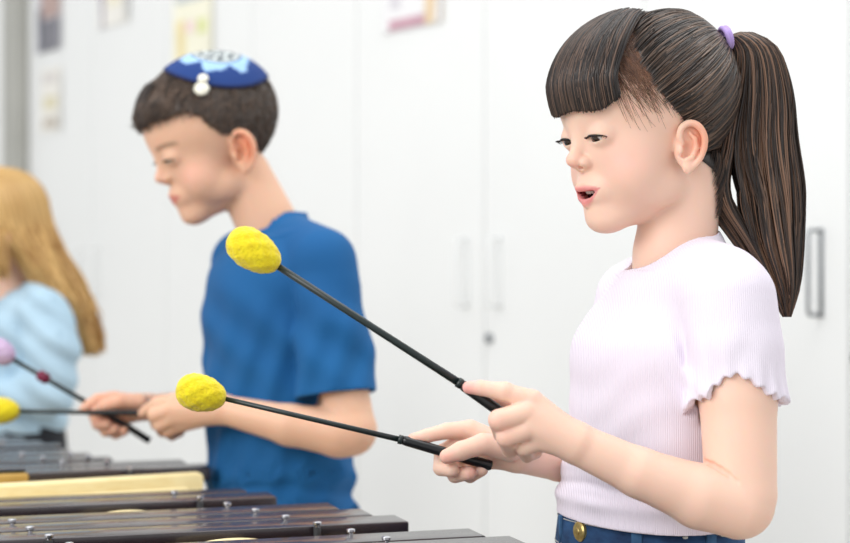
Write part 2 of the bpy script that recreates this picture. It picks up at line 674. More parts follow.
def sculpt_head(Fd, fr, mouth_open=True, slim=0.0, eyes=True, lid=3.6, ears=True):
    E = lambda c, r, k=10, mode='add', rot=None: Fd.ell(c, r, k=k, mode=mode, fr=fr, rot=rot)
    E2 = lambda c, r, k=10, mode='add': (E(c, r, k, mode), E((c[0], -c[1], c[2]), r, k, mode))
    E(CR_C, CR_R, 0)
    E((42, 0, -18), (50, 57 - slim, 50), 14)               # mid face
    E((44, 0, -54), (43, 46 - slim, 42), 16)               # lower face
    E2((56, 32 - slim * .6, -42), (26, 25, 28), 16)       # full cheeks
    E2((30, 38, -60), (30, 14, 20), 16)                    # jaw
    E((73, 0, -83), (21, 23, 16), 16)                      # chin
    E((82, 0, -54), (16, 24, 19), 12)
    E((80, 0, -74), (13, 18, 12), 10)                      # muzzle
    E((88, 0, 4), (8, 11, 18), 12)                         # nose root
    if eyes:
        for sg in (1, -1):
            E((EX - .2, EY * sg, -1), (15.2, 16.0, 14.2), 6)
            E((97, (EY + 1.5) * sg, -4), (13, 13.0, lid), 1.2, 'sub')
    # nose
    Fd.cap((91, 0, -2), (98.5, 0, -20), 5.6, 7.0, 9, fr=fr)
    E((99.3, 0, -21.5), (9.0, 8.6, 7.4), 6)
    E2((93, 9.2, -25.0), (7.6, 5.6, 5.6), 4)
    E((90, 0, -29), (10, 9, 6), 5)
    E2((97.0, 4.6, -29.5), (3.2, 2.3, 2.4), 1.5, 'sub')
    # lips
    if mouth_open:
        for sg in (1, -1):
            Fd.poly([(84.0, 20.5 * sg, -50.5), (93.2, 11 * sg, -51.0), (98.9, 3.4 * sg, -49.4), (98.7, 0, -50.0)],
                    [1.3, 2.2, 2.7, 2.5], 5, fr=fr)
            Fd.poly([(84.0, 20 * sg, -51.5), (90.8, 12 * sg, -60.5), (94.2, 0, -65.2)], [1.3, 3.1, 4.2], 4, fr=fr)
        E((92, 0, -57.2), (19, 12.5, 3.9), 1.5, 'sub', rot=[(1, 0, .05), (0, 1, 0), (-.05, 0, 1)])
        for sg in (1, -1):
            Fd.poly([(97, 9 * sg, -56.2), (90, 15 * sg, -54.0), (84.5, 19.5 * sg, -51.4)], [3.2, 2.2, .9], 1.5, 'sub', fr=fr)
        E((80, 0, -58.5), (13, 14, 8), 2, 'sub')
    else:
        for sg in (1, -1):
            Fd.poly([(83, 18.5 * sg, -52.5), (91, 10.0 * sg, -50.2), (95.2, 3.2 * sg, -48.8), (95.0, 0, -49.2)],
                    [1.4, 2.8, 3.3, 3.1], 4, fr=fr)
            Fd.poly([(83, 18 * sg, -55), (90.5, 9.5 * sg, -56.8), (93.0, 0, -57.6)], [1.4, 3.2, 4.0], 3, fr=fr)
        Fd.poly([(84, 21, -54), (98, 9, -53.6), (102, 0, -53.4), (98, -9, -53.6), (84, -21, -54)], [.8] * 5, 1.2, 'sub', fr=fr)
    if ears:
        sculpt_ear(Fd, fr, 1)
        sculpt_ear(Fd, fr, -1)


EAR = {'x': 11.0, 's': 0.93}


def ear_frame(fr, sg, flare=28, tilt=-12):
    f, t = math.radians(flare), math.radians(tilt)
    # local axes within head: e = towards face, n = outward, z up
    e = np.array((math.cos(f), -math.sin(f) * sg, 0)) * 1.0
    e = np.array((math.cos(f), -sg * math.sin(f), 0))
    n = np.array((math.sin(f), sg * math.cos(f), 0))
    z = np.array((0, 0, 1.0))
    e2 = math.cos(t) * e + math.sin(t) * z * -1
    z2 = math.sin(t) * e + math.cos(t) * z
    R = np.array([e2, n, z2]) @ fr.R
    return Frame(fr.w((EAR['x'], sg * 66.5, -28)), R, fr.q * EAR['s'])


def sculpt_ear(Fd, fr, sg):
    ef = ear_frame(fr, sg)
    Fd.ell((0, -3, 0), (14, 4.5, 24), k=5, fr=ef)
    Fd.ell((5, -6, -2), (10, 9, 16), k=6, fr=ef)
    Fd.ell((0.5, 2.0, 4), (10.0, 3.8, 17), k=2, mode='sub', fr=ef)
    Fd.ell((3.0, 2.0, -3.0), (7.5, 7.5, 10), k=2.5, mode='sub', fr=ef)
    hel = [(8, 1, 4), (11.5, 2, 12), (9, 2.5, 21), (1, 3, 25.5), (-8, 3.5, 22), (-14, 3.5, 12), (-14.5, 3, 0), (-11, 2, -11),
           (-5, 1, -19)]
    hs_ = spline(np.c_[np.array(hel, float), [2.4, 3, 3.2, 3.3, 3.3, 3.2, 3.0, 2.8, 3.2]], 28)
    Fd.poly(list(hs_[:, :3]), list(hs_[:, 3]), k=2.2, fr=ef)
    Fd.poly([(1, 1, 15), (-5, 1.5, 9), (-6.5, 1.5, 0), (-3, 1.5, -10), (3, 1.5, -13)], [1.8, 2.6, 2.8, 2.8, 2.6], k=2.5, fr=ef)
    Fd.ell((9.5, 1.0, -3), (3.0, 3.2, 5), k=2.5, fr=ef)
    Fd.ell((0.5, 0.5, -20), (6.5, 4.0, 7.5), k=3.5, fr=ef)


SK = np.array(lin(238, 202, 180)[:3])


def skin_colors(P, fr, base, lips=(206, 110, 112), mouth_open=True, brows=None, blush=1.0):
    c = np.tile(np.array(base, float), (len(P), 1))
    L = fr.l(P)
    X, Y, Z = L[:, 0], L[:, 1], L[:, 2]
    aY = np.abs(Y)

    def blend(m, col):
        nonlocal c
        m = np.clip(m, 0, 1)[:, None]
        c = c * (1 - m) + np.array(lin(*col)[:3]) * m
    # rosy cheeks, nose tip, ears
    g = np.exp(-(((X - 70) / 26) ** 2 + ((aY - 42) / 20) ** 2 + ((Z + 30) / 18) ** 2))
    blend(0.40 * blush * g, (236, 166, 158))
    g = np.exp(-(((X - 104) / 10) ** 2 + (Y / 11) ** 2 + ((Z + 24) / 9) ** 2))
    blend(0.35 * blush * g, (232, 158, 140))
    g = np.exp(-(((X + 3) / 16) ** 2 + ((aY - 72) / 12) ** 2 + ((Z + 20) / 26) ** 2))
    blend(0.75 * g, (232, 138, 98))
    # lips (corners turned up)
    if mouth_open:
        Z = Z - 4.2 * (aY / 20.5) ** 2
    zc = -56.2 if mouth_open else -53.5
    yy = np.clip(aY / 20.5, 0, 1)
    hu = (9.2 if mouth_open else 6.2) * (1 - yy ** 2.2) + 0.8
    hl = (12.4 if mouth_open else 7.4) * (1 - yy ** 2.2) + 0.8
    up = Z - zc
    e = np.where(up > 0, up / hu, -up / hl)
    m = np.clip((1.05 - e) * 2.8, 0, 1) * (aY < 21.5) * (X > 78)
    blend(m, lips)
    if mouth_open:
        k = ((X - 89) / 21) ** 2 + (Y / 18.0) ** 2 + ((Z + 56.8) / 4.3) ** 2
        m = (k < 1.02) & (X < 95.5 - aY * .35)
        blend(m.astype(float), (112, 32, 34))
        blend(((X < 84) & (X > 55) & (aY < 17) & (np.abs(Z + 57) < 11)).astype(float) * (k > 0) * inside_mask(X, Y, Z), (96, 26, 30))
    # lid line and brow
    if brows is not None:
        bz = 17 - 0.010 * (aY - 28) ** 2 + 0.05 * (aY - 28)
        m = np.clip(1.6 - np.abs(Z - bz) / 2.8, 0, 1) * np.clip((aY - 12) / 4, 0, 1) * np.clip((48 - aY) / 5, 0, 1) * (X > 60)
        blend(0.6 * m, brows)
    return np.clip(c, 0, 1)


def inside_mask(X, Y, Z):
    k = ((X - 78) / 15.5) ** 2 + (Y / 16) ** 2 + ((Z + 57.5) / 10.5) ** 2
    return (k < 1.06).astype(float) * (X < 83)


def make_eyes(per, fr, gaze=(0.86, 0.0, -0.42), sides=(1, -1), iris=(58, 38, 28)):
    for sg in sides:
        nu, nv = 48, 36
        c = np.array((EX, EY * sg, -1.5))
        g = np.array(gaze, float)
        g /= np.linalg.norm(g)
        # poles along gaze
        a = np.cross(g, (0, 0, 1.0)); a /= np.linalg.norm(a)
        b = np.cross(a, g)
        V, F, C = [], [], []
        for j in range(nv + 1):
            th = math.pi * j / nv
            for i in range(nu):
                ph = 2 * math.pi * i / nu
                d = math.cos(th) * g + math.sin(th) * (math.cos(ph) * a + math.sin(ph) * b)
                V.append(fr.w(c + d * 13.3))
                r = 13.3 * math.sin(th) if th < math.pi / 2 else 99
                C.append(lin(12, 9, 9)[:3] if r < 2.6 else (lin(*iris)[:3] if r < 6.6 else lin(228, 222, 218)[:3]))
        for j in range(nv):
            for i in range(nu):
                i2 = (i + 1) % nu
                F.append((j * nu + i, (j + 1) * nu + i, (j + 1) * nu + i2, j * nu + i2))
        per.part('eye', np.array(V), F, M['eye'], colors=np.array(C))


def make_lashes(per, fr, sides=(1, -1), lid=3.6, n=26, L=6.5):
    for sg in sides:
        mb = MB()
        arc = []
        for i in range(15):
            t = -1 + 2 * i / 14
            Y = EY + 1.5 + 12.8 * t
            Z = -4 + lid * math.sqrt(max(0, 1 - t * t)) * 0.95
            r = 15.4
            X = EX - .2 + math.sqrt(max(1, r * r - (Y - EY) ** 2 * .93 - (Z + 1) ** 2)) + .2
            arc.append((X, Y * sg, Z))
        mb.tube([fr.w(p) for p in arc], [(.45 + .75 * math.sin(math.pi * min(1, (i + 3) / 17))) * fr.q for i in range(15)], 6)
        for i in range(n):
            t = -0.85 + 1.83 * i / (n - 1)
            j = (t + 1) / 2 * 14
            k = min(13, int(j))
            p = np.array(arc[k]) * (1 - (j - k)) + np.array(arc[k + 1]) * (j - k)
            l = L * (0.6 + 0.5 * (i / n))
            out = np.array((0.85 - .15 * t, (0.1 + 0.55 * t) * sg, -0.10))
            mid = p + out * l * .5 + np.array((0, 0, -.9))
            end = p + out * l + np.array((0, 0, 0.4))
            mb.tube([fr.w(p), fr.w(mid), fr.w(end)], [.42 * fr.q, .3 * fr.q, .08 * fr.q], 4)
        per.part('eyelashes', np.array(mb.v), mb.f, M['lash'])


# ---------------- strands
def strands_mesh(curves, radii, cols, n=3):
    """curves (S,K,3), radii (S,K), cols (S,3)"""
    S, K, _ = curves.shape
    T = np.gradient(curves, axis=1)
    T /= np.linalg.norm(T, axis=2, keepdims=True) + 1e-9
    up = np.array((0.3, -0.8, 0.5))
    A = np.cross(T, up)
    A /= np.linalg.norm(A, axis=2, keepdims=True) + 1e-9
    B = np.cross(T, A)
    V = np.zeros((S, K, n, 3))
    for i in range(n):
        an = 2 * math.pi * i / n
        V[:, :, i] = curves + (A * math.cos(an) + B * math.sin(an)) * radii[:, :, None]
    base = (np.arange(S) * K * n)[:, None, None]
    k = (np.arange(K - 1) * n)[None, :, None]
    i = np.arange(n)[None, None, :]
    i2 = (i + 1) % n
    F = np.stack([base + k + i, base + k + i2, base + k + n + i2, base + k + n + i], -1).reshape(-1, 4)
    C = np.repeat(cols, K * n, axis=0)
    return V.reshape(-1, 3), F, C


def hair_cols(n, dark=(30, 22, 20), light=(92, 66, 50), p=1.6):
    t = RNG.random(n) ** p
    d, l = np.array(lin(*dark)[:3]), np.array(lin(*light)[:3])
    return d[None] * (1 - t[:, None]) + l[None] * t[:, None]


def merge(parts):
    V, F, C = [], [], []
    n = 0
    for v, f, c in parts:
        V.append(v); F.append(np.asarray(f) + n); C.append(c)
        n += len(v)
    return np.concatenate(V), np.concatenate(F), np.concatenate(C)


def cran_point(th, ph, off):
    """points on the offset cranium, th from top, ph from forward to left (local coords)"""
    R = CR_R + np.asarray(off)[..., None]
    d = np.stack([np.sin(th) * np.cos(ph), np.sin(th) * np.sin(ph), np.cos(th)], -1)
    return CR_C + d * R


def push_cran(L, off):
    """radially move local points onto the cranium offset surface"""
    d = (L - CR_C) / CR_R
    r = np.linalg.norm(d, axis=-1, keepdims=True)
    return CR_C + (L - CR_C) / np.maximum(r, 1e-6) * (1 + np.asarray(off)[..., None] / 80.0)


def cloth(Fs, keep=None, thick=1.7, iso=0.0):
    """turn a solid field into a thin shell; keep(X,Y,Z) > 0 removes"""
    a = Fs.a
    sh = np.abs(a - iso) - thick
    if keep is not None:
        X = (Fs.lo[0] + Fs.h * np.arange(Fs.n[0]))[:, None, None].astype(np.float32)
        Y = (Fs.lo[1] + Fs.h * np.arange(Fs.n[1]))[None, :, None].astype(np.float32)
        Z = (Fs.lo[2] + Fs.h * np.arange(Fs.n[2]))[None, None, :].astype(np.float32)
        for c in keep(X, Y, Z):
            np.maximum(sh, c, out=sh)
    Fs.a = sh
    return Fs


def capd(X, Y, Z, p, q, r0, r1):
    D = q - p
    t = np.clip(((X - p[0]) * D[0] + (Y - p[1]) * D[1] + (Z - p[2]) * D[2]) / (D @ D), 0, 1)
    return np.sqrt((X - p[0] - t * D[0]) ** 2 + (Y - p[1] - t * D[1]) ** 2 + (Z - p[2] - t * D[2]) ** 2) - (r0 + (r1 - r0) * t)


def legs_and_shoes(per, secs_top, yaw, waist_v, name, material, scale, h=3.0, feet=None):
    """trousers from the waist to the floor plus a pair of shoes; secs_top gives waist sections (v,cu,cw,a,b)"""
    fl = per.floor()
    v0, cu, cw, a, b = secs_top
    y = yaw
    L = np.array((math.sin(y), -math.cos(y)))
    hip = fl + (waist_v - fl) * 0.80
    mx = b + 30
    Fd = Field((cu - mx - 15, cw - mx - 15, fl - 4), (cu + mx + 15, cw + mx + 15, waist_v + 6), h)
    Fd.loft([(waist_v + 4, cu, cw, a, b), (waist_v - 30 * scale, cu, cw, a + 3, b + 4), (hip, cu + 4, cw, a + 6 * scale, b + 8 * scale),
             (hip - 40 * scale, cu + 4, cw, a * .9, b * .95)], yaw, k=0)
    for sg in (1, -1):
        hx = np.array((cu + 2 + L[0] * sg * b * .5, cw + L[1] * sg * b * .5, hip))
        kn = np.array((cu - 4 + L[0] * sg * b * .5, cw + L[1] * sg * b * .5, fl + (hip - fl) * .5))
        an = np.array((cu + 6 + L[0] * sg * b * .5, cw + L[1] * sg * b * .5, fl + 62 * scale))
        Fd.cap(hx, kn, 56 * scale, 44 * scale, 10 * scale)
        Fd.cap(kn, an, 44 * scale, 36 * scale, 10 * scale)
    Fd.a = Fd.a
    P, F = Fd.mesh(1)
    o = per.part(name, P, F, material)
    f0 = np.array((-math.cos(y), -math.sin(y), 0))
    for sg in (1, -1):
        c = np.array((cu + 2 + L[0] * sg * b * .5, cw + L[1] * sg * b * .5, fl))
        S = Field(c + (-130 * scale, -130 * scale, -2), c + (130 * scale, 130 * scale, 80 * scale), 3.0)
        up = np.array((0, 0, 1.0))
        S.cap(c + up * 24 * scale - f0 * 20 * scale, c + up * 22 * scale + f0 * 92 * scale, 32 * scale, 28 * scale, 4)
        S.cap(c + up * 30 * scale, c + up * 66 * scale, 36 * scale, 36 * scale, 14)
        Z = (S.lo[2] + S.h * np.arange(S.n[2]))[None, None, :]
        S.a = np.maximum(S.a, (fl + 0.5) - Z).astype(np.float32)
        Pq, Fq = S.mesh(1)
        per.part('shoe', Pq, Fq, M['shoe'])
    return o


#%%SETTING
# ------------------------------------------------------------------ setting
WD = np.array((-0.592, 0.806, 0.0)); WD /= np.linalg.norm(WD)   # along the wall, away
WN = np.array((-WD[1], WD[0], 0.0))                                # out of the wall, to the room
if WN[1] > 0: WN = -WN
UP = np.array((0, 0, 1.0))
W0 = np.array((0.657, 2.75, 0.0))


def wallp(t, z, out=0.0):
    p = W0 + WD * t + WN * out
    return np.array((p[0], p[1], z))


MB().box((0, 3.0, -0.05), np.eye(3), (6, 6, 0.05)).build('floor', M['floor'], smooth=False)['kind'] = 'structure'
CAB_D = 0.45
mb = MB()
mb.box(wallp(1.5, 1.5, -CAB_D - 0.06), (WD, WN, UP), (5.6, 0.05, 1.5))
mb.build('wall_back', M['wall'], smooth=False)['kind'] = 'structure'
mb = MB()
mb.box(wallp(4.75, 1.5, 1.2), (WN, WD, UP), (1.66, 0.05, 1.5))
mb.build('wall_left', M['wall'], smooth=False)['kind'] = 'structure'
# grey pilaster where the run of cabinets ends
mb = MB()
mb.box(wallp(3.372, 1.5, -0.13), (WD, WN, UP), (0.062, 0.17, 1.499), 0.004)
mb.build('trim_1', M['strip'], smooth=False)['kind'] = 'structure'
mb = MB()
mb.box(wallp(4.055, 1.5, -0.117), (WD, WN, UP), (0.62, 0.15, 1.499))
mb.build('wall_recess', M['wall'], smooth=False)['kind'] = 'structure'

CAB_H = 2.35
cab_labels = [
    'tall white cupboard at right edge behind the girl, grey handle beside the ponytail',
    'tall white cupboard between the boy and girl with faint pair of handles and lock',
    'tall white cupboard directly behind the boy in the kippah',
    'tall white cupboard beside the grey pilaster with papers pinned up, behind blonde hair',
]


def cabinet(i, tc, label, wid=0.96):
    loc = wallp(tc, 0.0, -CAB_D / 2)
    r = thing('cabinet', label, 'cabinet', tuple(loc), 'row of tall white cupboards')
    mb = MB()
    mb.box(wallp(tc, CAB_H / 2 + 0.04, -CAB_D / 2 - 0.012), (WD, WN, UP), (wid / 2 - 0.001, CAB_D / 2 - 0.012, CAB_H / 2 - 0.04), 0.002)
    mb.build('body', M['cabinet'], r, smooth=False)
    mb = MB()
    mb.box(wallp(tc, 0.04, -CAB_D / 2 - 0.03), (WD, WN, UP), (wid / 2 - 0.001, CAB_D / 2 - 0.03, 0.04))
    mb.build('plinth', M['strip'], r, smooth=False)
    for sg in (-1, 1):
        mb = MB()
        mb.box(wallp(tc + sg * wid / 4, CAB_H / 2 + 0.05, -0.010), (WD, WN, UP), (wid / 4 - 0.0016, 0.010, CAB_H / 2 - 0.055), 0.0015)
        d = mb.build('door', M['cabinet'], r, smooth=False)
        ht = tc + sg * 0.056
        # U-shaped handle, centre a little below eye level
        zc = 0.998
        hh = 0.070
        pr = 0.034
        pts = [wallp(ht, zc + hh, 0.0)]
        for a in np.linspace(0, 90, 5):
            ra = math.radians(a)
            pts.append(wallp(ht, zc + hh - 0.008 + 0.008 * math.cos(ra), pr - 0.008 + 0.008 * math.sin(ra)))
        for a in np.linspace(90, 180, 5):
            ra = math.radians(a)
            pts.append(wallp(ht, zc - hh + 0.008 + 0.008 * math.cos(ra), pr - 0.008 + 0.008 * math.sin(ra)))
        pts.append(wallp(ht, zc - hh, 0.0))
        h = MB().tube(pts, 0.0034 if i == 0 else 0.0038, 10)
        ho = h.build('handle', M['steel'] if i == 0 else M['cabinet'], d)
        pl = MB().box(wallp(ht, zc, 0.0012), (WD, WN, UP), (0.0042, 0.0012, hh + 0.004), 0.0008)  # thin strip modelled in place of the handle's reflection and shadow on the door
        pl.build('handle_reflection', M['steel'] if i == 0 else M['cabinet'], d)
        if sg == -1:
            lk = MB().tube([wallp(tc - 0.02, 0.86, 0), wallp(tc - 0.02, 0.86, 0.006)], 0.0105, 20)
            sharp(lk.build('lock', M['steel'], d))
    return r


for i in range(4):
    cabinet(i, -0.06 + 0.96 * i, cab_labels[i])
# the last unit is closed by a filler panel against the pilaster


def wall_at_px(px):
    r = (px - 425.0) / FPX
    t = (W0[0] - r * W0[1]) / (r * WD[1] - WD[0])
    return t, W0[1] + WD[1] * t


def z_at(py, D):
    return CAMZ + (271.5 - py) * D / FPX


def paper(x0, x1, ytop, ybot, label, cols, kind):
    """sheet of paper taped on the cupboard doors; extent from left/right edges and heights"""
    t1, D1 = wall_at_px(x0)
    t0, D0 = wall_at_px(x1)
    Dm = (D0 + D1) / 2
    z0, z1 = z_at(ybot, Dm), z_at(ytop, Dm)
    n, k = 14, 18
    V, F, C = [], [], []
    c = lin(*cols[0])
    r = thing(kind, label, 'picture', tuple(wallp((t0 + t1) / 2, z0, 0.004)), 'papers pinned on the white cupboards')
    V, F = [], []
    for j in range(k + 1):
        for i in range(n + 1):
            fi, fj = i / n, j / k
            curl = 0.0035 + 0.004 * (fi * 2 - 1) ** 4 * (1 - fj)
            V.append(wallp(t0 + (t1 - t0) * fi, z0 + (z1 - z0) * fj, curl))
    nn = len(V)
    for j in range(k + 1):
        for i in range(n + 1):
            fi, fj = i / n, j / k
            curl = 0.0027 + 0.004 * (fi * 2 - 1) ** 4 * (1 - fj)
            V.append(wallp(t0 + (t1 - t0) * fi, z0 + (z1 - z0) * fj, curl))
    for j in range(k):
        for i in range(n):
            a = j * (n + 1) + i
            F.append((a, a + 1, a + n + 2, a + n + 1))
            F.append((nn + a, nn + a + n + 1, nn + a + n + 2, nn + a + 1))
    m = mat(kind + '_paper', lin(*cols[0]), 0.7, noise=(8, lin(*[max(0, q - 6) for q in cols[0]]), ONE))
    link_mesh('sheet', V, F, m, r)
    # printed blocks
    for (a0, b0, a1, b1, cc) in cols[1]:
        mm = mat(kind + '_print', lin(*cc), 0.7, noise=(30, lin(*[max(0, q - 14) for q in cc]), ONE))
        tt0, tt1 = t0 + (t1 - t0) * (1 - a1), t0 + (t1 - t0) * (1 - a0)
        q = MB().box(wallp((tt0 + tt1) / 2, z0 + (z1 - z0) * (b0 + b1) / 2, 0.0045), (WD, WN, UP),
                     (abs(tt1 - tt0) / 2, 0.0006, (z1 - z0) * (b1 - b0) / 2))
        q.build('print', mm, r, smooth=False)


paper(38, 62, -52, 51, 'dark narrow poster at top left beside the grey pilaster', ((196, 196, 204), [(0.0, 0.0, 0.25, 0.42, (96, 98, 110)), (0.25, 0.0, 1.0, 0.30, (132, 132, 140)), (0.2, 0.32, 1.0, 0.62, (190, 166, 160)), (0.25, 0.62, 0.95, 1.0, (180, 170, 184))]), 'poster')
paper(100, 130, -70, 25, 'narrow poster with mauve left edge, second from the pilaster', ((240, 238, 232), [(0.0, 0.0, 0.18, 1.0, (150, 144, 166)), (0.86, 0.05, 1.0, 1.0, (160, 164, 170)), (0.3, 0.2, 0.75, 1.0, (244, 240, 220))]), 'poster')
paper(42, 62, 68, 132, 'small pale list below the dark poster by the pilaster', ((240, 238, 232), [(0.15, 0.08, 0.8, 0.22, (196, 188, 176)), (0.15, 0.36, 0.8, 0.56, (230, 224, 196)), (0.1, 0.78, 0.8, 0.92, (224, 220, 218))]), 'notice')
paper(175, 214, -60, 62, 'pale yellow paper above the blue kippah', ((244, 242, 222), [(0.0, 0.0, 0.30, 0.36, (240, 226, 176)), (0.62, 0.22, 0.85, 0.34, (226, 232, 168)), (0.05, 0.50, 1.0, 0.75, (206, 214, 216)), (0.3, 0.25, 0.55, 0.34, (246, 224, 222))]), 'notice')
paper(385, 443, -80, 27, 'paper with pink lower edge at the top centre of the wall', ((238, 238, 240), [(0.0, 0.0, 0.72, 0.10, (206, 166, 180)), (0.72, 0.0, 1.0, 0.30, (232, 210, 178)), (0.12, 0.2, 0.3, 1.0, (222, 220, 226))]), 'notice')


#%%INSTR
# ------------------------------------------------------------------ xylophones
H_BAR = 0.245                       # bar tops below the lens
ZT = CAMZ - H_BAR
BU = np.array((math.cos(math.radians(17.5)), math.sin(math.radians(17.5)), 0.0))   # along a bar
BV = np.array((-BU[1], BU[0], 0.0))
BAR_TH = 0.0175


def ground(px, py, h=H_BAR):
    D = h * FPX / (py - 271.5)
    return np.array(((px - 425.0) / FPX * D, D, CAMZ - h))


def xylophone(name, label, bars, width, xcut, pins, box, group='wooden xylophones standing in a row', pin_r=0.0029):
    """bars: list of front-right-top corners (world xy) with lengths"""
    cx = np.mean([b[0] for b in bars]) - 0.2
    cy = np.mean([b[1] for b in bars])
    r = thing(name, label, 'xylophone', (cx, cy, 0.0), group)
    for n, (x, y, L, wd, dark) in enumerate(bars):
        c = np.array((x, y, ZT)) - BU * L / 2 + BV * wd / 2 - UP * BAR_TH / 2
        b = MB().box(c, (BU, BV, UP), (L / 2, wd / 2, BAR_TH / 2), 0.0014)
        bo = sharp(b.build('bar', M['bar'], r), 50)
    for (px, py, wz) in pins:
        g = np.array((px, py, ZT))
        p = MB()
        p.tube([g - UP * 0.03, g + UP * 0.003], pin_r * 0.72, 12)
        p.tube([g + UP * 0.0010, g + UP * 0.0020, g + UP * 0.0040, g + UP * 0.0050], [pin_r * 1.0, pin_r * 1.45, pin_r * 1.45, pin_r * .8], 14)
        po = sharp(p.build('pin', M['chrome'], r), 40)
        k = MB().tube([g - UP * 0.022, g - UP * 0.001], pin_r * 1.25, 12)
        k.build('sleeve', M['rubber'], po)
    # resonator box: two end rails, side rails, bottom
    return r


STEP = np.array((-0.0363, 0.0440))
A0 = np.array((0.093, 1.489))
bars1 = []
for k in (-4, -3, -2, -1, 0, 1, 3, 4, 5, 7, 8):
    p = A0 + STEP * k
    L = 0.50 - 0.011 * k
    bars1.append((p[0], p[1], L, 0.047 if k != 8 else 0.034, k))
rp = [(417, 542), (378, 533), (343, 525), (308, 519), (276, 513), (245, 505), (217, 498)]
lp = [(123, 540), (101, 532), (82, 525), (62, 517), (44, 511), (28, 505), (13, 500)]


def in_gap(k, side):
    """pin in the gap in front of bar k, at a share of its length"""
    p = A0 + STEP * k
    L = 0.50 - 0.011 * k
    c = np.array((p[0], p[1])) - BU[:2] * L * (0.2 if side else 0.74) - BV[:2] * 0.0045
    return c


pins1 = [(*in_gap(k, s), 0) for k in (-1, 0, 1, 2, 3, 4, 5, 6, 7, 8) for s in (0, 1)]
xy1 = xylophone('xylophone', 'nearest xylophone with long dark bars in the foreground before the girl', bars1, 0.047, 0, pins1, None)


def rail(root, name, p, q, wdt, z0, z1, m, bev=0.003):
    p, q = np.array((*p, 0.0)), np.array((*q, 0.0))
    d = q - p
    L = np.linalg.norm(d)
    d /= L
    n = np.array((-d[1], d[0], 0))
    c = (p + q) / 2
    c[2] = (z0 + z1) / 2
    b = MB().box(c, (d, n, UP), (L / 2, wdt / 2, (z1 - z0) / 2), bev)
    return sharp(b.build(name, m, root), 50)


def boxframe(root, bars, k_lo, k_hi, stepv=None, base=None, zoff=0.0):
    f = bars[0]
    l = bars[-1]
    zt = ZT - BAR_TH - 0.006 + zoff
    zb = zt - 0.15
    a = np.array(f[:2]) - BU[:2] * f[2] * .12 - BV[:2] * .02
    b = np.array(l[:2]) - BU[:2] * l[2] * .12 + BV[:2] * .035
    c = np.array(l[:2]) - BU[:2] * l[2] * .86 + BV[:2] * .035
    d = np.array(f[:2]) - BU[:2] * f[2] * .86 - BV[:2] * .02
    rail(root, 'side_rail', a, b, 0.016, zb, zt, M['pine_dark'])
    rail(root, 'side_rail', c, d, 0.016, zb, zt, M['pine_dark'])
    rail(root, 'end_board', b, c, 0.018, zb, zt, M['pine_dark'])
    rail(root, 'end_board', d, a, 0.018, zb, zt, M['pine_dark'])
    q = MB()
    n = len(q.v)
    pts = [a, b, c, d]
    vv = [(p[0], p[1], zb) for p in pts] + [(p[0], p[1], zb + 0.012) for p in pts]
    q.add(vv, [(0, 3, 2, 1), (4, 5, 6, 7), (0, 1, 5, 4), (1, 2, 6, 5), (2, 3, 7, 6), (3, 0, 4, 7)])
    q.build('bottom_board', M['pine_dark'], root, smooth=False)
    for p in pts:
        cc = np.mean(pts, axis=0)
        pp = p + (cc - p) * 0.10
        t = MB().tube([(pp[0], pp[1], 0.0), (pp[0], pp[1], zb)], 0.014, 14)
        t.build('leg', M['stand'], root)


boxframe(xy1, bars1, 0, 0)
for (px, py, hl_) in ((126, 509.5, 0.034), (232, 537.5, 0.036)):
    g = ground(px, py)
    q = MB().ball(g - UP * 0.008, (hl_, 0.007, 0.0075), (BU, BV, UP), 32, 14)
    q.box(g - UP * 0.018, (BU, BV, UP), (hl_, 0.0065, 0.010), 0.002)
    q.build('bridge', M['pine'], xy1)

# second instrument, in front of the boy
bars2 = []
B0 = ground(213, 467)[:2]
for k in range(2):
    p = B0 + STEP * (k + .1)
    bars2.append((p[0], p[1], 0.50, 0.044, k))
B1 = ground(113, 459)[:2]
for k in range(3):
    p = B1 + STEP * k
    bars2.append((p[0], p[1], 0.34, 0.042, k))
pins2 = []
for k in range(0, 7):
    for (u0) in (0.05, 0.19):
        p = B1 + STEP * (k - .6) - BU[:2] * (u0 - 0.0) + BV[:2] * (-0.0)
        pins2.append((p[0], p[1], 0))
pins2 = [(*ground(px, py)[:2], 0) for px, py in ((130, 470.5), (107, 463.5), (88, 459), (62, 464), (43, 460), (22, 456), (70, 456.5))]
xy2 = xylophone('xylophone', 'middle xylophone in front of the boy with a pale pine end board', bars2, 0.044, 0, pins2, None)
# pale pine end board facing the camera
e0, e1 = ground(201, 479.5)[:2], ground(-90, 497.5)[:2]
zt_ = ZT + 0.009
rail(xy2, 'end_board', e0, e1, 0.020, ZT - 0.15, zt_, M['pine'], 0.004)
e0b, e1b = ground(188, 483.5)[:2], ground(-90, 501)[:2]
rail(xy2, 'ledge', e0b, e1b, 0.012, ZT - 0.06, ZT - 0.004, M['pine'], 0.003)
d_ = e1 - e0
for (px, py) in ((20, 474),):
    g = ground(px, py)
    sharp(MB().box(g + np.array((-0.05, 0.01, -0.006)), (BU, BV, UP), (0.055, 0.02, 0.006), 0.002).build('tan_block', M['pine_dark'], xy2))
rr = [bars2[0], bars2[-1]]
bb_, cc_ = np.array(bars2[-1][:2]) - BU[:2] * .05 + BV[:2] * .05, np.array(bars2[-1][:2]) - BU[:2] * .40 + BV[:2] * .05
rail(xy2, 'side_rail', e0 - BU[:2] * .04 + BV[:2] * .012, bb_, 0.016, ZT - 0.15, ZT - 0.026, M['pine_dark'])
rail(xy2, 'side_rail', e1 + BU[:2] * .02 + BV[:2] * .012, cc_, 0.016, ZT - 0.15, ZT - 0.026, M['pine_dark'])
rail(xy2, 'end_board', bb_, cc_, 0.016, ZT - 0.15, ZT - 0.026, M['pine_dark'])
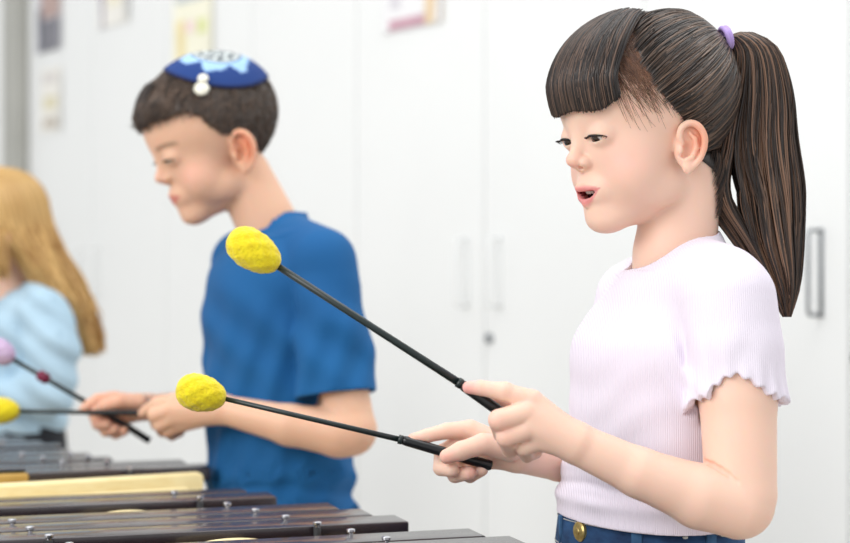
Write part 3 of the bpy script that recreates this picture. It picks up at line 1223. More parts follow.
for p in (e0 - BU[:2] * .06 + BV[:2] * .03, e1 + BU[:2] * .06 + BV[:2] * .03, bb_ - BU[:2] * .03, cc_ + BU[:2] * .03):
    MB().tube([(p[0], p[1], 0.0), (p[0], p[1], ZT - 0.15)], 0.014, 14).build('leg', M['stand'], xy2)

# third instrument, by the blonde girl
bars3 = []
C0 = ground(62, 446)[:2]
for k in range(6):
    p = C0 + STEP * k
    bars3.append((p[0], p[1], 0.36, 0.042, k))
pins3 = [(*(C0 + STEP * (k - .1) - BU[:2] * u0)[:2], 0) for k in range(1, 6) for u0 in (0.06, 0.22)]
xy3 = xylophone('xylophone', 'farthest xylophone at left edge below the blonde girl', bars3, 0.042, 0, pins3, None)
boxframe(xy3, bars3, 0, 0)


# ------------------------------------------------------------------ mallets
def mallet(label, grip_end, grip_top, head_base, head_dir_len, head_r, s=1.0, r_shaft=0.0026, r_grip=0.0048, yarn='yarn', band=None):
    a, b, c = [np.array(q, float) for q in (grip_end, grip_top, head_base)]
    d = c - b
    d /= np.linalg.norm(d)
    r = thing('mallet', label, 'mallet', tuple(a), 'xylophone mallets with black grips')
    MB().tube([a, a + (b - a) * .02, b - d * .004, b], [r_grip * .8, r_grip * 1.05, r_grip, r_grip * .82], 18).build('grip', M['grip'], r)
    g = MB()
    for q in np.linspace(0.0, 0.9, 3):
        pass
    MB().tube([b - d * .002, b + (c - b) * .5, c + d * head_dir_len * .4], [r_shaft * 1.15, r_shaft, r_shaft * .95], 14).build('shaft', M['shaft'], r)
    MB().tube([b - d * .0005, b + d * .0035], r_grip * .95, 16).build('ferrule', M['shaft'], r)
    # wound yarn head: lemon shape with spiral winding relief
    nu, nv = 64, 48
    x = np.cross(d, UP); x /= np.linalg.norm(x)
    y = np.cross(d, x)
    V, F = [], []
    ctr = c + d * head_dir_len * .5
    for j in range(nv + 1):
        th = math.pi * j / nv
        for i in range(nu):
            ph = 2 * math.pi * i / nu
            rr = head_r * math.sin(th) ** 0.86 if 0 < th < math.pi else 0.0
            z = -math.cos(th) * head_dir_len * .5
            wv = 1 + 0.022 * math.sin(ph * 7 + th * 9) + 0.018 * math.sin(ph * 11 - th * 13 + 1.3)
            rr *= wv * (1 - 0.12 * math.cos(th) * -1 * -1)
            V.append(ctr + d * z + (x * math.cos(ph) + y * math.sin(ph)) * rr)
    for j in range(nv):
        for i in range(nu):
            i2 = (i + 1) % nu
            F.append((j * nu + i, j * nu + i2, (j + 1) * nu + i2, (j + 1) * nu + i))
    link_mesh('head', V, F, M[yarn], r)
    if band:
        p = b + (c - b) * band
        MB().tube([p - d * .009, p - d * .006, p + d * .006, p + d * .009], [.003, .0072, .0072, .003], 16).build('band', M['maroon'], r)
    return r


def gp(px, py, w, D=1.52):
    s = D / FPX
    p = Pp(px, py, w)
    return np.array((p[0] * s, (FPX + w) * s, CAMZ + p[2] * s))


G1 = [gp(541, 441, -140), gp(461, 384, -146), gp(279, 267, -150)]
mallet('mallet in the girl\'s near hand, yellow head raised in front of the boy\'s shoulder', G1[0], G1[1], G1[2], 0.0495, 0.0165, r_grip=.0047, r_shaft=.0030)
G2 = [gp(492, 466, -2), gp(402, 440, 0), gp(226, 399, 2)]
mallet('mallet in the girl\'s far hand, yellow head over the boy\'s hand', G2[0], G2[1], G2[2], 0.047, 0.0170, r_grip=.0046, r_shaft=.0024)
B = 2.15
mallet('mallet held level in the boy\'s hand, yellow head at left frame edge', gp(176, 413, -22, B), gp(92, 412.5, -22, B), gp(20, 411, -22, B), 0.047, 0.0170, r_grip=.0036, r_shaft=.0026)
mallet('mallet in the boy\'s far hand with maroon band and pale lilac head', gp(150, 441, 4, B), gp(112, 417, 4, B), gp(14, 360, 4, B), 0.040, 0.0165, r_grip=.0044, r_shaft=.0032, yarn='lilac_yarn', band=.70)

#%%GIRL
# ------------------------------------------------------------------ the girl with the ponytail
def on_head(H, fr, L, off, it=3):
    """move local points (n,K,3) to a given distance above the skin"""
    sh = L.shape
    P = H.project(fr.w(L.reshape(-1, 3)), iso=(np.asarray(off) * fr.q).reshape(-1), it=it)
    return fr.l(P).reshape(sh)


def build_girl():
    per = Person(1.52, 'girl with bangs and ponytail in pale lilac ribbed T-shirt and jeans, holding mallets', 668, 0)
    yaw = math.radians(27)
    fr = head_frame(654.5, 122.6, 0, 27, 11, 1.0)
    h = 1.45
    lo, hi = Pp(392, 556, -215), Pp(800, -8, 175)
    lo = (min(-35, lo[0]), -215, -290)
    hi = (395, 172, 285)
    B = Field(lo, hi, h)
    sculpt_head(B, fr, mouth_open=True)
    # neck and torso
    B.cap(Pp(683, 178, 2), Pp(675, 255, 4), 39, 40.5, 12)
    B.cap(Pp(675, 255, 4), Pp(674, 300, 2), 40.5, 43, 12)
    Fv = np.array((-math.cos(yaw), -math.sin(yaw), 0))
    Lv = np.array((math.sin(yaw), -math.cos(yaw), 0))
    neckb = Pp(686, 268, 3)
    shL = Pp(722, 287, -90)
    shR = Pp(634, 298, 100)
    B.cap(neckb, shL, 24, 30, 22)
    B.cap(neckb, shR, 24, 30, 22)
    G = lambda y, x, a, b: (Pp(0, y)[2], Pp(x, 0)[0], 0, a, b)
    secs = [G(280, 686, 42, 72), G(300, 679, 58, 92), G(318, 672, 68, 98), G(345, 664, 75, 102), G(390, 659, 72, 98), G(440, 654, 69, 96),
            G(490, 649, 72, 102), G(545, 648, 74, 106)]
    B.loft(secs[2:] if False else [q_ if q_[0] > Pp(0, 460)[2] else (q_[0], q_[1], 0, 60, 84) for q_ in secs], yaw, off=-6, k=12)
    # near (left) arm: upper arm then a crisp union with the forearm for the elbow fold
    ua0, ua1 = Pp(729, 300, -104), Pp(741, 492, -138)
    B.cap(ua0, Pp(738, 400, -122), 35, 35.5, 10)
    B.cap(Pp(738, 400, -122), ua1, 35.5, 32.5, 6)
    B.cap(Pp(741, 496, -139), Pp(739, 503, -139), 32, 33, 4)
    B.cap(Pp(738, 503, -140), Pp(700, 497, -148), 33, 29, 1.5)
    B.cap(Pp(700, 496, -146), Pp(640, 473, -152), 29, 22.5, 8)
    B.cap(Pp(640, 473, -152), Pp(580, 445, -152), 22.5, 19, 8, flat=((0, 1, 0), .86))
    def surf(px, py, w0=-214):
        ws = np.arange(w0, 100, .5)
        d = B.sample(np.array([Pp(px, py, w) for w in ws]))
        return Pp(px, py, ws[np.argmax(d < 0)])
    cr = [surf(*q_) for q_ in ((704, 462), (712, 465), (720, 469.5), (729, 475), (738, 482))]
    B.poly(cr, [3.2, 2.9, 2.5, 1.8, .8], 2.5, 'sub')
    # hand: back of hand, knuckles
    wr = Pp(577, 443, -152)
    K = {'i': Pp(532, 401, -152), 'm': Pp(528, 412, -158), 'r': Pp(529, 426, -158), 'p': Pp(537, 440, -152)}
    for key, r in (('i', 10.5), ('m', 10.5), ('r', 10.5), ('p', 10)):
        B.cap(wr + (K[key] - wr) * .05, K[key], 17 if key in 'mr' else 15, r, 8)
    B.cap(Pp(566, 436, -148), Pp(548, 424, -140), 15, 12, 8)

    def finger(j, r, k=1.6):
        B.poly(j, r, k)
    finger([K['i'], Pp(503, 391.5, -154), Pp(481, 388, -152), Pp(468.5, 387.5, -150)], [10.2, 8.3, 7.0, 5.8], 2.5)
    B.ell(Pp(505, 391, -154), (8.8, 8.8, 8.4), 3)
    finger([K['m'], Pp(499, 420, -164), Pp(502, 434, -140), Pp(514, 433, -126)], [10.8, 9.8, 8.2, 7.2])
    finger([K['r'] + (0, 0, -2), Pp(506, 437, -160), Pp(510, 449, -138), Pp(522, 446, -126)], [10.4, 9.2, 7.8, 6.8])
    finger([K['p'] + (0, 0, -1), Pp(524, 447, -150), Pp(527, 455, -134), Pp(536, 452, -124)], [9.6, 8.2, 7.0, 6.2])
    # thumb behind the stick
    B.poly([Pp(560, 430, -138), Pp(530, 416, -122), Pp(508, 405, -122), Pp(496, 401, -130)], [13, 10, 9, 7], 3)
    # far (right) arm
    B.cap(shR, Pp(616, 425, 118), 33, 30, 8)
    B.cap(Pp(616, 425, 118), Pp(606, 450, 112), 30, 27, 8)
    B.cap(Pp(606, 450, 112), Pp(560, 461, 66), 28, 20, 8)
    B.cap(Pp(560, 462, 66), Pp(517, 455, 18), 20, 17.5, 8)
    w2 = Pp(517, 454, 18)
    RK = {'i': Pp(470, 430, 18), 'm': Pp(466, 440, 22), 'r': Pp(470, 450, 24), 'p': Pp(477, 459, 22)}
    for key in 'imrp':
        B.cap(w2, RK[key], 15.5, 10.5, 8)
    B.poly([RK['i'], Pp(447, 431, 12), Pp(428, 435.5, 6), Pp(413, 439, 3)], [10.3, 8.2, 7, 5.8], 2.5)
    B.poly([RK['m'], Pp(443, 453, 22), Pp(441, 468, 6), Pp(452, 470, -6)], [10, 9.3, 8, 7.2], 1.6)
    B.poly([RK['r'], Pp(452, 466, 24), Pp(455, 475, 8), Pp(469, 473, -5)], [10, 9, 8, 7.2], 1.6)
    B.poly([RK['p'], Pp(466, 473, 22), Pp(470, 476, 10), Pp(482, 470, 0)], [9.5, 8, 7, 6.2], 1.6)
    B.poly([Pp(510, 448, -2), Pp(483, 444, -14), Pp(461, 451, -17), Pp(447, 456.5, -15)], [13.5, 10.5, 9.3, 7.6], 4)
    P, F = B.mesh(2)
    base = lin(241, 203, 183)[:3]
    col = skin_colors(P, fr, base, lips=(222, 142, 140))

    def pink(c, r, amt, cc=(238, 160, 150)):
        nonlocal col
        d = np.linalg.norm(P - c, axis=1)
        m = (amt * np.exp(-(d / r) ** 2))[:, None]
        col = col * (1 - m) + np.array(lin(*cc)[:3]) * m
    pink(Pp(466, 388, -152), 11, .75, (240, 160, 160))
    for p in (Pp(411, 440, 3), Pp(446, 457, -20), Pp(472, 473, -10)):
        pink(p, 9, .5)
    for p in (Pp(497, 420, -170), Pp(505, 437, -166), Pp(532, 401, -162)):
        pink(p, 9, .22)
    per.part('body', P, F, M['skin'], colors=col)
    make_eyes(per, fr, gaze=(0.88, 0.10, -0.40))
    make_lashes(per, fr)
    # teeth and tongue
    t = MB()
    for i in range(-3, 4):
        t.ball(fr.w((88.5 - abs(i) ** 2 * .7, i * 4.3, -54.2)), (2.0, 2.3, 3.4), fr.R, 12, 8)
    per.part('teeth', np.array(t.v), t.f, M['teeth'])
    t = MB().ball(fr.w((76, 0, -62.5)), (11, 11, 3.6), fr.R, 20, 12)
    per.part('tongue', np.array(t.v), t.f, mat('tongue', lin(214, 112, 112), .35, sss=.2, noise=(80, lin(200, 98, 100), ONE)))
    del B

    # ---- T-shirt
    S = Field((Pp(545, 0)[0], -190, Pp(0, 540)[2]), (Pp(800, 0, 40)[0], 175, Pp(0, 215)[2] + 10), 1.5)
    S.loft(secs, yaw, off=3, k=0)
    S.cap(neckb, shL, 33, 38, 30)
    S.cap(neckb, shR, 33, 38, 30)
    S.cap(Pp(650, 300, -20), Pp(700, 292, -70), 30, 32, 34)
    S.cap(Pp(640, 300, 10), Pp(640, 310, 60), 28, 30, 30)
    S.cap(Pp(679, 258, 4), Pp(676, 288, 4), 46, 50, 14)
    slA, slB, slC = Pp(729, 300, -100), Pp(734, 350, -110), Pp(737, 412, -120)
    slv = Field(S.lo, S.lo + S.h * (S.n - 1), S.h)
    slv.poly([slA, slB, slC + (slC - slB) * .3], [42, 43, 45], 6)
    slv.a = slv.a[:S.n[0], :S.n[1], :S.n[2]]
    X = (S.lo[0] + S.h * np.arange(S.n[0]))[:, None, None]
    Y = (S.lo[1] + S.h * np.arange(S.n[1]))[None, :, None]
    Z = (S.lo[2] + S.h * np.arange(S.n[2]))[None, None, :]
    dd = (slC - slA) / np.linalg.norm(slC - slA)
    ax_ = (X - slA[0]) * dd[0] + (Y - slA[1]) * dd[1] + (Z - slA[2]) * dd[2]
    an_ = np.arctan2(Y - slA[1] - dd[1] * ax_, X - slA[0] - dd[0] * ax_)
    hemlim = 96 - 21 * np.exp(-((an_ + 1.75) / .62) ** 2) + 2.0 * np.sin(an_ * 23)
    S.op((slice(None),) * 3, np.maximum(slv.a, ax_ - hemlim), 9, 'add')
    frA, frB = Pp(634, 303, 100), Pp(610, 380, 112)
    S.cap(frA, frA + (frB - frA) * .35, 37, 39, 7)
    # hem bulge above the waistband
    X = (S.lo[0] + S.h * np.arange(S.n[0]))[:, None, None]
    Y = (S.lo[1] + S.h * np.arange(S.n[1]))[None, :, None]
    Z = (S.lo[2] + S.h * np.arange(S.n[2]))[None, None, :]
    c0 = Pp(655, 400)
    ang = np.arctan2(Y - 0, X - c0[0])
    zi = (271.5 - Z)
    fold = 0
    fold = fold - 3.0 * np.exp(-((zi - 497) / 7.0) ** 2) * (1 + .3 * np.sin(ang * 7))            # blouse bulge
    fold = fold + 2.2 * np.exp(-((zi - 482 - 3 * np.sin(ang * 3)) / 4.5) ** 2)
    fold = fold - 1.8 * np.exp(-((zi - 468 - 5 * np.sin(ang * 3 + 1)) / 7) ** 2)
    fold = fold - 0.7 * np.sin(zi / 7.0 + ang * 4.0 + 2 * np.sin(ang * 3)) * np.exp(-((zi - 420) / 60) ** 2) * .8
    # soft folds slanting down from the armpit over the side of the chest, and on the sleeve
    sl = (X - Pp(690, 0)[0]) * .80 + (Z - Pp(0, 350)[2]) * .45
    fold = fold - 1.9 * np.sin(sl / 8.0 + .01 * Z) * np.exp(-((X - Pp(672, 0)[0]) / 30) ** 2 - ((zi - 372) / 40) ** 2) * (Y < 0)
    fold = fold - 1.3 * np.sin((X * .9 - Z * .5) / 7.0) * np.exp(-((X - Pp(712, 0)[0]) / 20) ** 2 - ((zi - 350) / 26) ** 2) * (Y < 0)
    for pts_, dep, wd in ((((676, 316), (683, 345), (690, 378), (694, 410)), 3.0, 4.5), (((668, 350), (676, 372), (688, 398)), 1.8, 5.0),
                          (((700, 342), (706, 362), (703, 380)), 1.6, 4.5)):
        q_ = [Pp(a_, b_, -100) for a_, b_ in pts_]
        dm = 1e3
        for k_ in range(len(q_) - 1):
            ax0, az0, ax1, az1 = q_[k_][0], q_[k_][2], q_[k_ + 1][0], q_[k_ + 1][2]
            L2 = (ax1 - ax0) ** 2 + (az1 - az0) ** 2
            tt_ = np.clip(((X - ax0) * (ax1 - ax0) + (Z - az0) * (az1 - az0)) / L2, 0, 1)
            dm = np.minimum(dm, np.sqrt((X - ax0 - tt_ * (ax1 - ax0)) ** 2 + (Z - az0 - tt_ * (az1 - az0)) ** 2))
        dep = dep * np.clip((zi - pts_[0][1] + 4) / 34, 0, 1)
        fold = fold + dep * np.exp(-(dm / wd) ** 2) * (Y < -40) - .5 * dep * np.exp(-((dm - 2.2 * wd) / wd) ** 2) * (Y < -40)
    S.a = (S.a + fold * (np.abs(S.a) < 25)).astype(np.float32)

    def openings(S, X, Y, Z, sleeves):
        """hollow the sleeves below the hem: (a, c, inner radius, hem function, side test)"""
        sh = np.abs(S.a) - 2.1
        for (a, c, r, lim, side) in sleeves:
            d = (c - a) / np.linalg.norm(c - a)
            inner = capd(X, Y, Z, a + d * 20, c + d * 60, r, r)
            ax = (X - a[0]) * d[0] + (Y - a[1]) * d[1] + (Z - a[2]) * d[2]
            sh = np.where(side, np.maximum(sh, -np.maximum(inner, lim - 10 - ax)), sh)
        return sh
    X = X.astype(np.float32); Y = Y.astype(np.float32); Z = Z.astype(np.float32)
    sh = openings(S, X, Y, Z, ((slA, slC, 39.5, hemlim, Y < -45), (frA, frB, 35, 52, Y > 75)))
    sh = np.maximum(sh, -capd(X, Y, Z, Pp(671, 257, 2), Pp(650, 130, -4), 47, 72))
    sh = np.maximum(sh, Pp(0, 517)[2] + 0.02 * Y - Z)
    S.a = sh.astype(np.float32)
    P, F = S.mesh(1)
    # sleeve hem flutter
    d = slC - slA
    d = d / np.linalg.norm(d)
    ax = (P - slA) @ d
    cc = slA + ax[:, None] * d
    rv = P - cc
    rr = np.linalg.norm(rv, axis=1)
    an = np.arctan2(rv[:, 1], rv[:, 0])
    m = np.clip((ax - 55) / 40, 0, 1) ** 2 * np.clip((53 - rr) / 5, 0, 1) * np.clip((108 - ax) / 5, 0, 1)
    P = P + rv / np.maximum(rr, 1)[:, None] * (m * (1.8 * np.sin(an * 19) + .6))[:, None]
    shirt = per.part('shirt', P, F, M['knit'])

    # neckband: thin rolled rib along the opening
    # ---- jeans
    wv = Pp(0, 516)[2]
    top = (wv, Pp(648, 0)[0], 0, 70, 102)
    fl = per.floor()
    J = Field((top[1] - 150, -150, wv - 150), (top[1] + 150, 150, wv + 10), 2.0)
    hipv = fl + (wv - fl) * .80
    hy_ = math.radians(37)
    jo = legs_and_shoes(per, (wv, top[1], 0, 72, 98), hy_, wv - 6, 'jeans', M['denim'], 1.0)
    # waistband ring with slope
    hy = math.radians(37)
    Fj = np.array((-math.cos(hy), -math.sin(hy), 0))
    Lj = np.array((math.sin(hy), -math.cos(hy), 0))

    def ring(v, off, n=120):
        pts = []
        for i in range(n):
            a = 2 * math.pi * i / n
            ca, sa = math.cos(a), math.sin(a)
            k = (abs(ca) ** 2.3 + abs(sa) ** 2.3) ** (-1 / 2.3)
            x, y = (69 + off) * ca * k, (97 + off) * sa * k
            q = np.array((top[1], 0, v)) + Fj * x + Lj * y
            q[2] += 0.0 * q[1]
            pts.append(q)
        return np.array(pts)
    n = 120
    rings = [ring(wv - 2, -2), ring(wv + 1, 1), ring(wv, 3.2), ring(wv - 30, 6.5), ring(wv - 33, 4)]
    V = np.concatenate(rings)
    Fq = []
    for r in range(len(rings) - 1):
        for i in range(n):
            j = (i + 1) % n
            Fq.append((r * n + i, (r + 1) * n + i, (r + 1) * n + j, r * n + j))
    wb = per.part('waistband', V, Fq, M['denim'], parent=jo)

    def wpt(a, dz, off):
        ca, sa = math.cos(a), math.sin(a)
        k = (abs(ca) ** 2.3 + abs(sa) ** 2.3) ** (-1 / 2.3)
        q = np.array((top[1], 0, wv + dz)) + Fj * (72 + off) * ca * k + Lj * (100 + off) * sa * k
        nrm = Fj * ca + Lj * sa
        return q, nrm / np.linalg.norm(nrm)
    q, nm = wpt(-0.20, -11, 1.0)
    t = MB().tube([q - nm * 1, q + nm * 2.0, q + nm * 3.6, q + nm * 3.9], [9.8, 10.2, 8.6, 6.0], 28)
    t.tube([q + nm * 3.4, q + nm * 4.8], [4.2, 3.0], 20)
    bt = per.part('button', np.array(t.v), t.f, M['brass'], parent=jo)
    sharp(bt, 30)
    for a in (0.52, 1.35, 2.3, -0.6, -1.5, 3.14):
        q, nm = wpt(a, -17, 1.2)
        tg = np.cross(nm, UP)
        t = MB().box(q + nm * .6, (UP, nm, tg), (16.5, 2.0, 5.4), 1.4)
        per.part('belt_loop', np.array(t.v), t.f, M['denim_seam'], parent=jo)
    for dz, off in ((-3.2, 4.3), (-28, 6.8)):
        t = MB()
        for i in range(150):
            a = -1.2 + 3.4 * i / 150
            q0, nm = wpt(a, dz, off - 3.4)
            q1, _ = wpt(a + 3.4 / 150 * .6, dz, off - 3.4)
            t.tube([q0, q1], .55, 5)
        per.part('stitching', np.array(t.v), t.f, M['stitch'], parent=jo)
    for a in (1.02, 1.55):
        q, nm = wpt(a, -6, 2)
        t = MB().ball(q, (2.8, 1.6, 1.6), (np.cross(nm, UP), nm, UP), 12, 8)
        per.part('stitch_mark', np.array(t.v), t.f, M['stitch'], parent=jo)

    # ---- hair
    hs = Field(fr.O - 130, fr.O + 130, 2.0)
    sculpt_head(hs, fr, mouth_open=False, eyes=False, ears=False)
    hs.cap(Pp(683, 178, 2), Pp(675, 255, 4), 39, 40.5, 12)
    H = Field(hs.lo, hs.lo, hs.h)
    H.n, H.a = hs.n, hs.a.copy()
    hs.a = hs.a - 2.4
    # remove the face side
    X = (hs.lo[0] + hs.h * np.arange(hs.n[0]))[:, None, None]
    Y = (hs.lo[1] + hs.h * np.arange(hs.n[1]))[None, :, None]
    Z = (hs.lo[2] + hs.h * np.arange(hs.n[2]))[None, None, :]
    l = [(X - fr.O[0]) * fr.R[i][0] + (Y - fr.O[1]) * fr.R[i][1] + (Z - fr.O[2]) * fr.R[i][2] for i in range(3)]
    ZS = np.array([-90, -60, -45, -38, -20, -10, 0, 10, 30, 55, 75, 95, 130.])
    XS = np.array([-46, -30, -16, -8, 2, 6, 12, 20, 36, 44, 44, 30, 20.])
    hl = np.interp(l[2].ravel(), ZS, XS).reshape(l[2].shape)
    hs.a = np.maximum(hs.a, (l[0] - hl) * .8)
    hs.a = np.maximum(hs.a, -66 - l[2] + 0.0).astype(np.float32)
    Pc, Fc = hs.mesh(2)
    parts = [(Pc, Fc, np.tile(np.array(lin(34, 26, 23)[:3]), (len(Pc), 1)))]
    Tl = np.array((-86.0, 2.0, 68.0))        # tie, local
    # swept-back strands
    n = 5200
    sd = np.where(RNG.random(n) < .68, 1, -1)
    zz = RNG.uniform(-46, 100, n)
    # start x : hairline plus random rows behind
    hx = np.interp(zz, ZS, XS) + 2 + RNG.normal(0, 2.5, n)
    back = RNG.random(n) ** 1.7
    hx = hx - back * (hx + 80) * .85
    rz = (zz - CR_C[2]) / (CR_R[2] + 3)
    rx = (hx - CR_C[0]) / (CR_R[0] + 3)
    ry = np.sqrt(np.maximum(0.0, 1 - rz ** 2 - rx ** 2))
    ok = (rz ** 2 + rx ** 2) < 1
    st = np.stack([hx, sd * ry * (CR_R[1] + 3), zz], 1)[ok]
    n = len(st)
    K = 22
    t = np.linspace(0, 1, K)[None, :, None]
    end = Tl + RNG.normal(0, 2.2, (n, 3))
    mid = (st + end) / 2 + np.stack([np.zeros(n), np.zeros(n), RNG.normal(5, 2.0, n)], 1)
    C = (1 - t) ** 2 * st[:, None] + 2 * t * (1 - t) * mid[:, None] + t ** 2 * end[:, None]
    offs = 0.8 + 4.8 * np.clip((t[..., 0] + back[ok][:, None] * .9) * 5, 0, 1) + 2.0 * np.sin(np.pi * np.minimum(1, t[..., 0] * 1.1)) + RNG.uniform(-.6, 1.8, (n, 1)) + 4 * t[..., 0] ** 3
    ph = RNG.uniform(0, 6.28, (n, 1))
    offs = offs + .5 * np.sin(t[..., 0] * 9 + ph)
    Pj = on_head(H, fr, push_cran(C, offs), offs)
    w = np.clip((t - .86) / .14, 0, 1) ** 1.5
    C = Pj * (1 - w) + (end[:, None]) * w
    rad = np.full((n, K), .62) * RNG.uniform(.7, 1.3, (n, 1))
    rad[:, 0] = .2
    parts.append(strands_mesh(fr.w(C.reshape(-1, 3)).reshape(n, K, 3), rad, hair_cols(n, (30, 23, 21), (124, 98, 80), 2.6)))
    # nape: strands rising from the neck to the tie, with loose wisps below
    n = 2200
    sd = np.where(RNG.random(n) < .6, 1, -1)
    z0 = RNG.uniform(-104, -48, n)
    az = np.radians(RNG.uniform(92, 176, n))
    st = np.stack([-18 + 56 * np.cos(az), sd * 46 * np.sin(az), z0], 1)
    end = Tl + RNG.normal(0, 2.2, (n, 3))
    t = np.linspace(0, 1, K)[None, :, None]
    mid = (st + end) / 2 + np.array((-14, 0, -8.0))
    C = (1 - t) ** 2 * st[:, None] + 2 * t * (1 - t) * mid[:, None] + t ** 2 * end[:, None]
    offs = 1.2 + 2.4 * np.clip(t[..., 0] * 8, 0, 1) + 3.0 * t[..., 0] + RNG.uniform(-.3, 1.8, (n, 1))
    Pj = on_head(H, fr, C, offs, 14)
    w = np.clip((t - .86) / .14, 0, 1) ** 1.5
    C = Pj * (1 - w) + (end[:, None]) * w
    rad = np.full((n, K), .55) * RNG.uniform(.6, 1.2, (n, 1))
    rad[:, 0] = .15
    rad[:, 1] = .3
    parts.append(strands_mesh(fr.w(C.reshape(-1, 3)).reshape(n, K, 3), rad, hair_cols(n, (34, 26, 23), (104, 78, 62), 2.0)))
    # wisps at temple
    n = 420
    sd = np.where(RNG.random(n) < .8, 1, -1)
    th0 = RNG.uniform(.55, 1.25, n)
    ph0 = np.radians(RNG.uniform(38, 66, n))
    K = 12
    t = np.linspace(0, 1, K)[None]
    th = th0[:, None] + t * RNG.uniform(.3, .85, (n, 1))
    ph = ph0[:, None] + t * RNG.uniform(.1, .5, (n, 1))
    C = cran_point(th, ph, 1.6 + 1.5 * t + 0 * th)
    C[..., 1] *= sd[:, None]
    C = on_head(H, fr, C, 1.0 + 1.2 * t + 0 * th)
    parts.append(strands_mesh(fr.w(C.reshape(-1, 3)).reshape(n, K, 3), np.full((n, K), .34) * np.linspace(1, .4, K)[None], hair_cols(n, (84, 58, 46), (150, 108, 84))))
    # fringe
    n = 3000
    K = 18
    ph1 = np.radians(RNG.uniform(-62, 47, n))
    edge = np.clip((np.degrees(ph1) - 36) / 11, 0, 1)
    lay = RNG.random(n)
    start = np.stack([22 + 22 * RNG.random(n) - 14 * np.abs(ph1), 40 * np.sin(ph1 * .9) + RNG.normal(0, 3, n), 100 + 0 * n * ph1], 1)
    start = push_cran(start, np.full(n, 4.6))
    t = np.linspace(0, 1, K)[None]
    th_end = np.arccos(np.clip((25 + 26 - CR_C[2]) / (CR_R[2] + 8), -1, 1))
    d0 = (start - CR_C) / (CR_R + 4)
    th_s = np.arccos(np.clip(d0[:, 2], -1, 1))
    ph_s = np.arctan2(d0[:, 1], d0[:, 0])
    tt = np.minimum(t / .78, 1)
    th = th_s[:, None] + (th_end - th_s[:, None]) * tt
    ph = ph_s[:, None] + (ph1[:, None] - ph_s[:, None]) * np.sqrt(tt)
    off = 4.6 + 3.4 * np.sin(tt * 1.5) + lay[:, None] * 4.0
    C = cran_point(th, ph, off)
    zend = 25 + RNG.normal(0, 1.1, n) + 1.5 * np.sin(ph1 * 9) + edge * 6
    k2 = np.clip((t - .78) / .22, 0, 1)
    ztop = C[:, -1, 2]
    C[..., 2] = C[..., 2] - k2 * (ztop - zend)[:, None]
    rad_dir = np.stack([np.cos(ph1), np.sin(ph1)], 1)
    C[..., :2] = C[..., :2] + (k2 * 1.2)[..., None] * rad_dir[:, None, :] - (k2 ** 2 * 2.5)[..., None] * rad_dir[:, None, :]
    wv = RNG.normal(0, .5, (n, 1)) * k2
    C[..., 1] += wv
    rad = np.full((n, K), .68) * RNG.uniform(.7, 1.25, (n, 1))
    rad[:, -1] *= .5
    parts.append(strands_mesh(fr.w(C.reshape(-1, 3)).reshape(n, K, 3), rad, hair_cols(n, (26, 22, 22), (112, 88, 74), 3.0)))
    V, F, C = merge(parts)
    hair = per.part('hair', V, F, M['hair'], colors=C)
    # ponytail
    def pony(n, lo_a=-1, hi_a=1, rr=.62, seed_shift=0):
        rows = [  # y, left edge, right edge, depth half, w centre
            (722, 40, 5, 5, 0), ]
        cen = np.array([Pp(722, 39, 2), Pp(736, 36, 4), Pp(752, 52, 6), Pp(755, 90, 8), Pp(752, 140, 8), Pp(754, 190, 4), Pp(767, 240, -2), Pp(781, 285, -6), Pp(787, 317, -8)])
        hw = np.array([4.5, 11, 22, 33, 41, 45, 34, 18, 4.5])
        hd = np.array([4.5, 10, 16, 22, 26, 28, 24, 14, 3.0])
        d = np.r_[0, np.cumsum(np.linalg.norm(np.diff(cen, axis=0), axis=1))]
        K = 34
        a = RNG.uniform(0, 2 * math.pi, n)
        r = np.sqrt(RNG.random(n))
        # clumps
        nc = 46
        ca, cr = RNG.uniform(0, 2 * math.pi, nc), np.sqrt(RNG.random(nc))
        cx, cy = cr * np.cos(ca), cr * np.sin(ca)
        x, y = r * np.cos(a), r * np.sin(a)
        ci = np.argmin((x[:, None] - cx[None]) ** 2 + (y[:, None] - cy[None]) ** 2, 1)
        L = np.clip(RNG.normal(.945, .035, n) + RNG.normal(0, .035, nc)[ci], .6, 1.0 + .0 * x)
        # outer strands end sooner at the right
        t = np.linspace(0, 1, K)
        out = np.zeros((n, K, 3))
        S_ = t[None] * L[:, None] * d[-1]
        cc = smooth_interp(S_.ravel(), d, np.c_[cen, hw, hd]).reshape(n, K, 5)
        cl = np.clip((t[None] - .15) / .6, 0, 1) * .62
        xx = x[:, None] * (1 - cl) + cx[ci][:, None] * cl
        yy = y[:, None] * (1 - cl) + cy[ci][:, None] * cl
        wob = .035 * np.sin(t[None] * 7 + RNG.uniform(0, 6.28, (n, 1)))
        # slits
        g = np.exp(-((t[None] - .64) / .13) ** 2)
        xs = (xx + wob) * 1.14
        xs = xs - .16 * g * (x[:, None] < -.42) + .20 * g * ((x[:, None] > -.42) & (x[:, None] < -.05)) + .05 * g * (x[:, None] > -.05)
        out[..., 0] = cc[..., 0] + xs * cc[..., 3]
        out[..., 1] = cc[..., 1] + yy * cc[..., 4]
        # follow perpendicular a bit near the top arc
        out[..., 2] = cc[..., 2] + np.where(t[None] < .22, -xx * cc[..., 3] * (1 - t[None] / .22) * .0 + (xx * .5) * cc[..., 3] * np.clip(1 - t[None] / .2, 0, 1), 0)
        rad = rr * RNG.uniform(.7, 1.3, (n, 1)) * np.ones((1, K))
        rad[:, -1] *= .2
        rad[:, -2] *= .6
        return strands_mesh(out, rad, hair_cols(n, (34, 26, 23), (140, 106, 84), 2.3))
    V, F, C = pony(3800)
    pt = per.part('ponytail', V, F, M['hair'], colors=C)
    # hair tie ring around the base
    c = fr.w(Tl + np.array((-1.5, 0, 1.5)))
    dirv = Pp(736, 37, 4) - Pp(719, 42, 2)
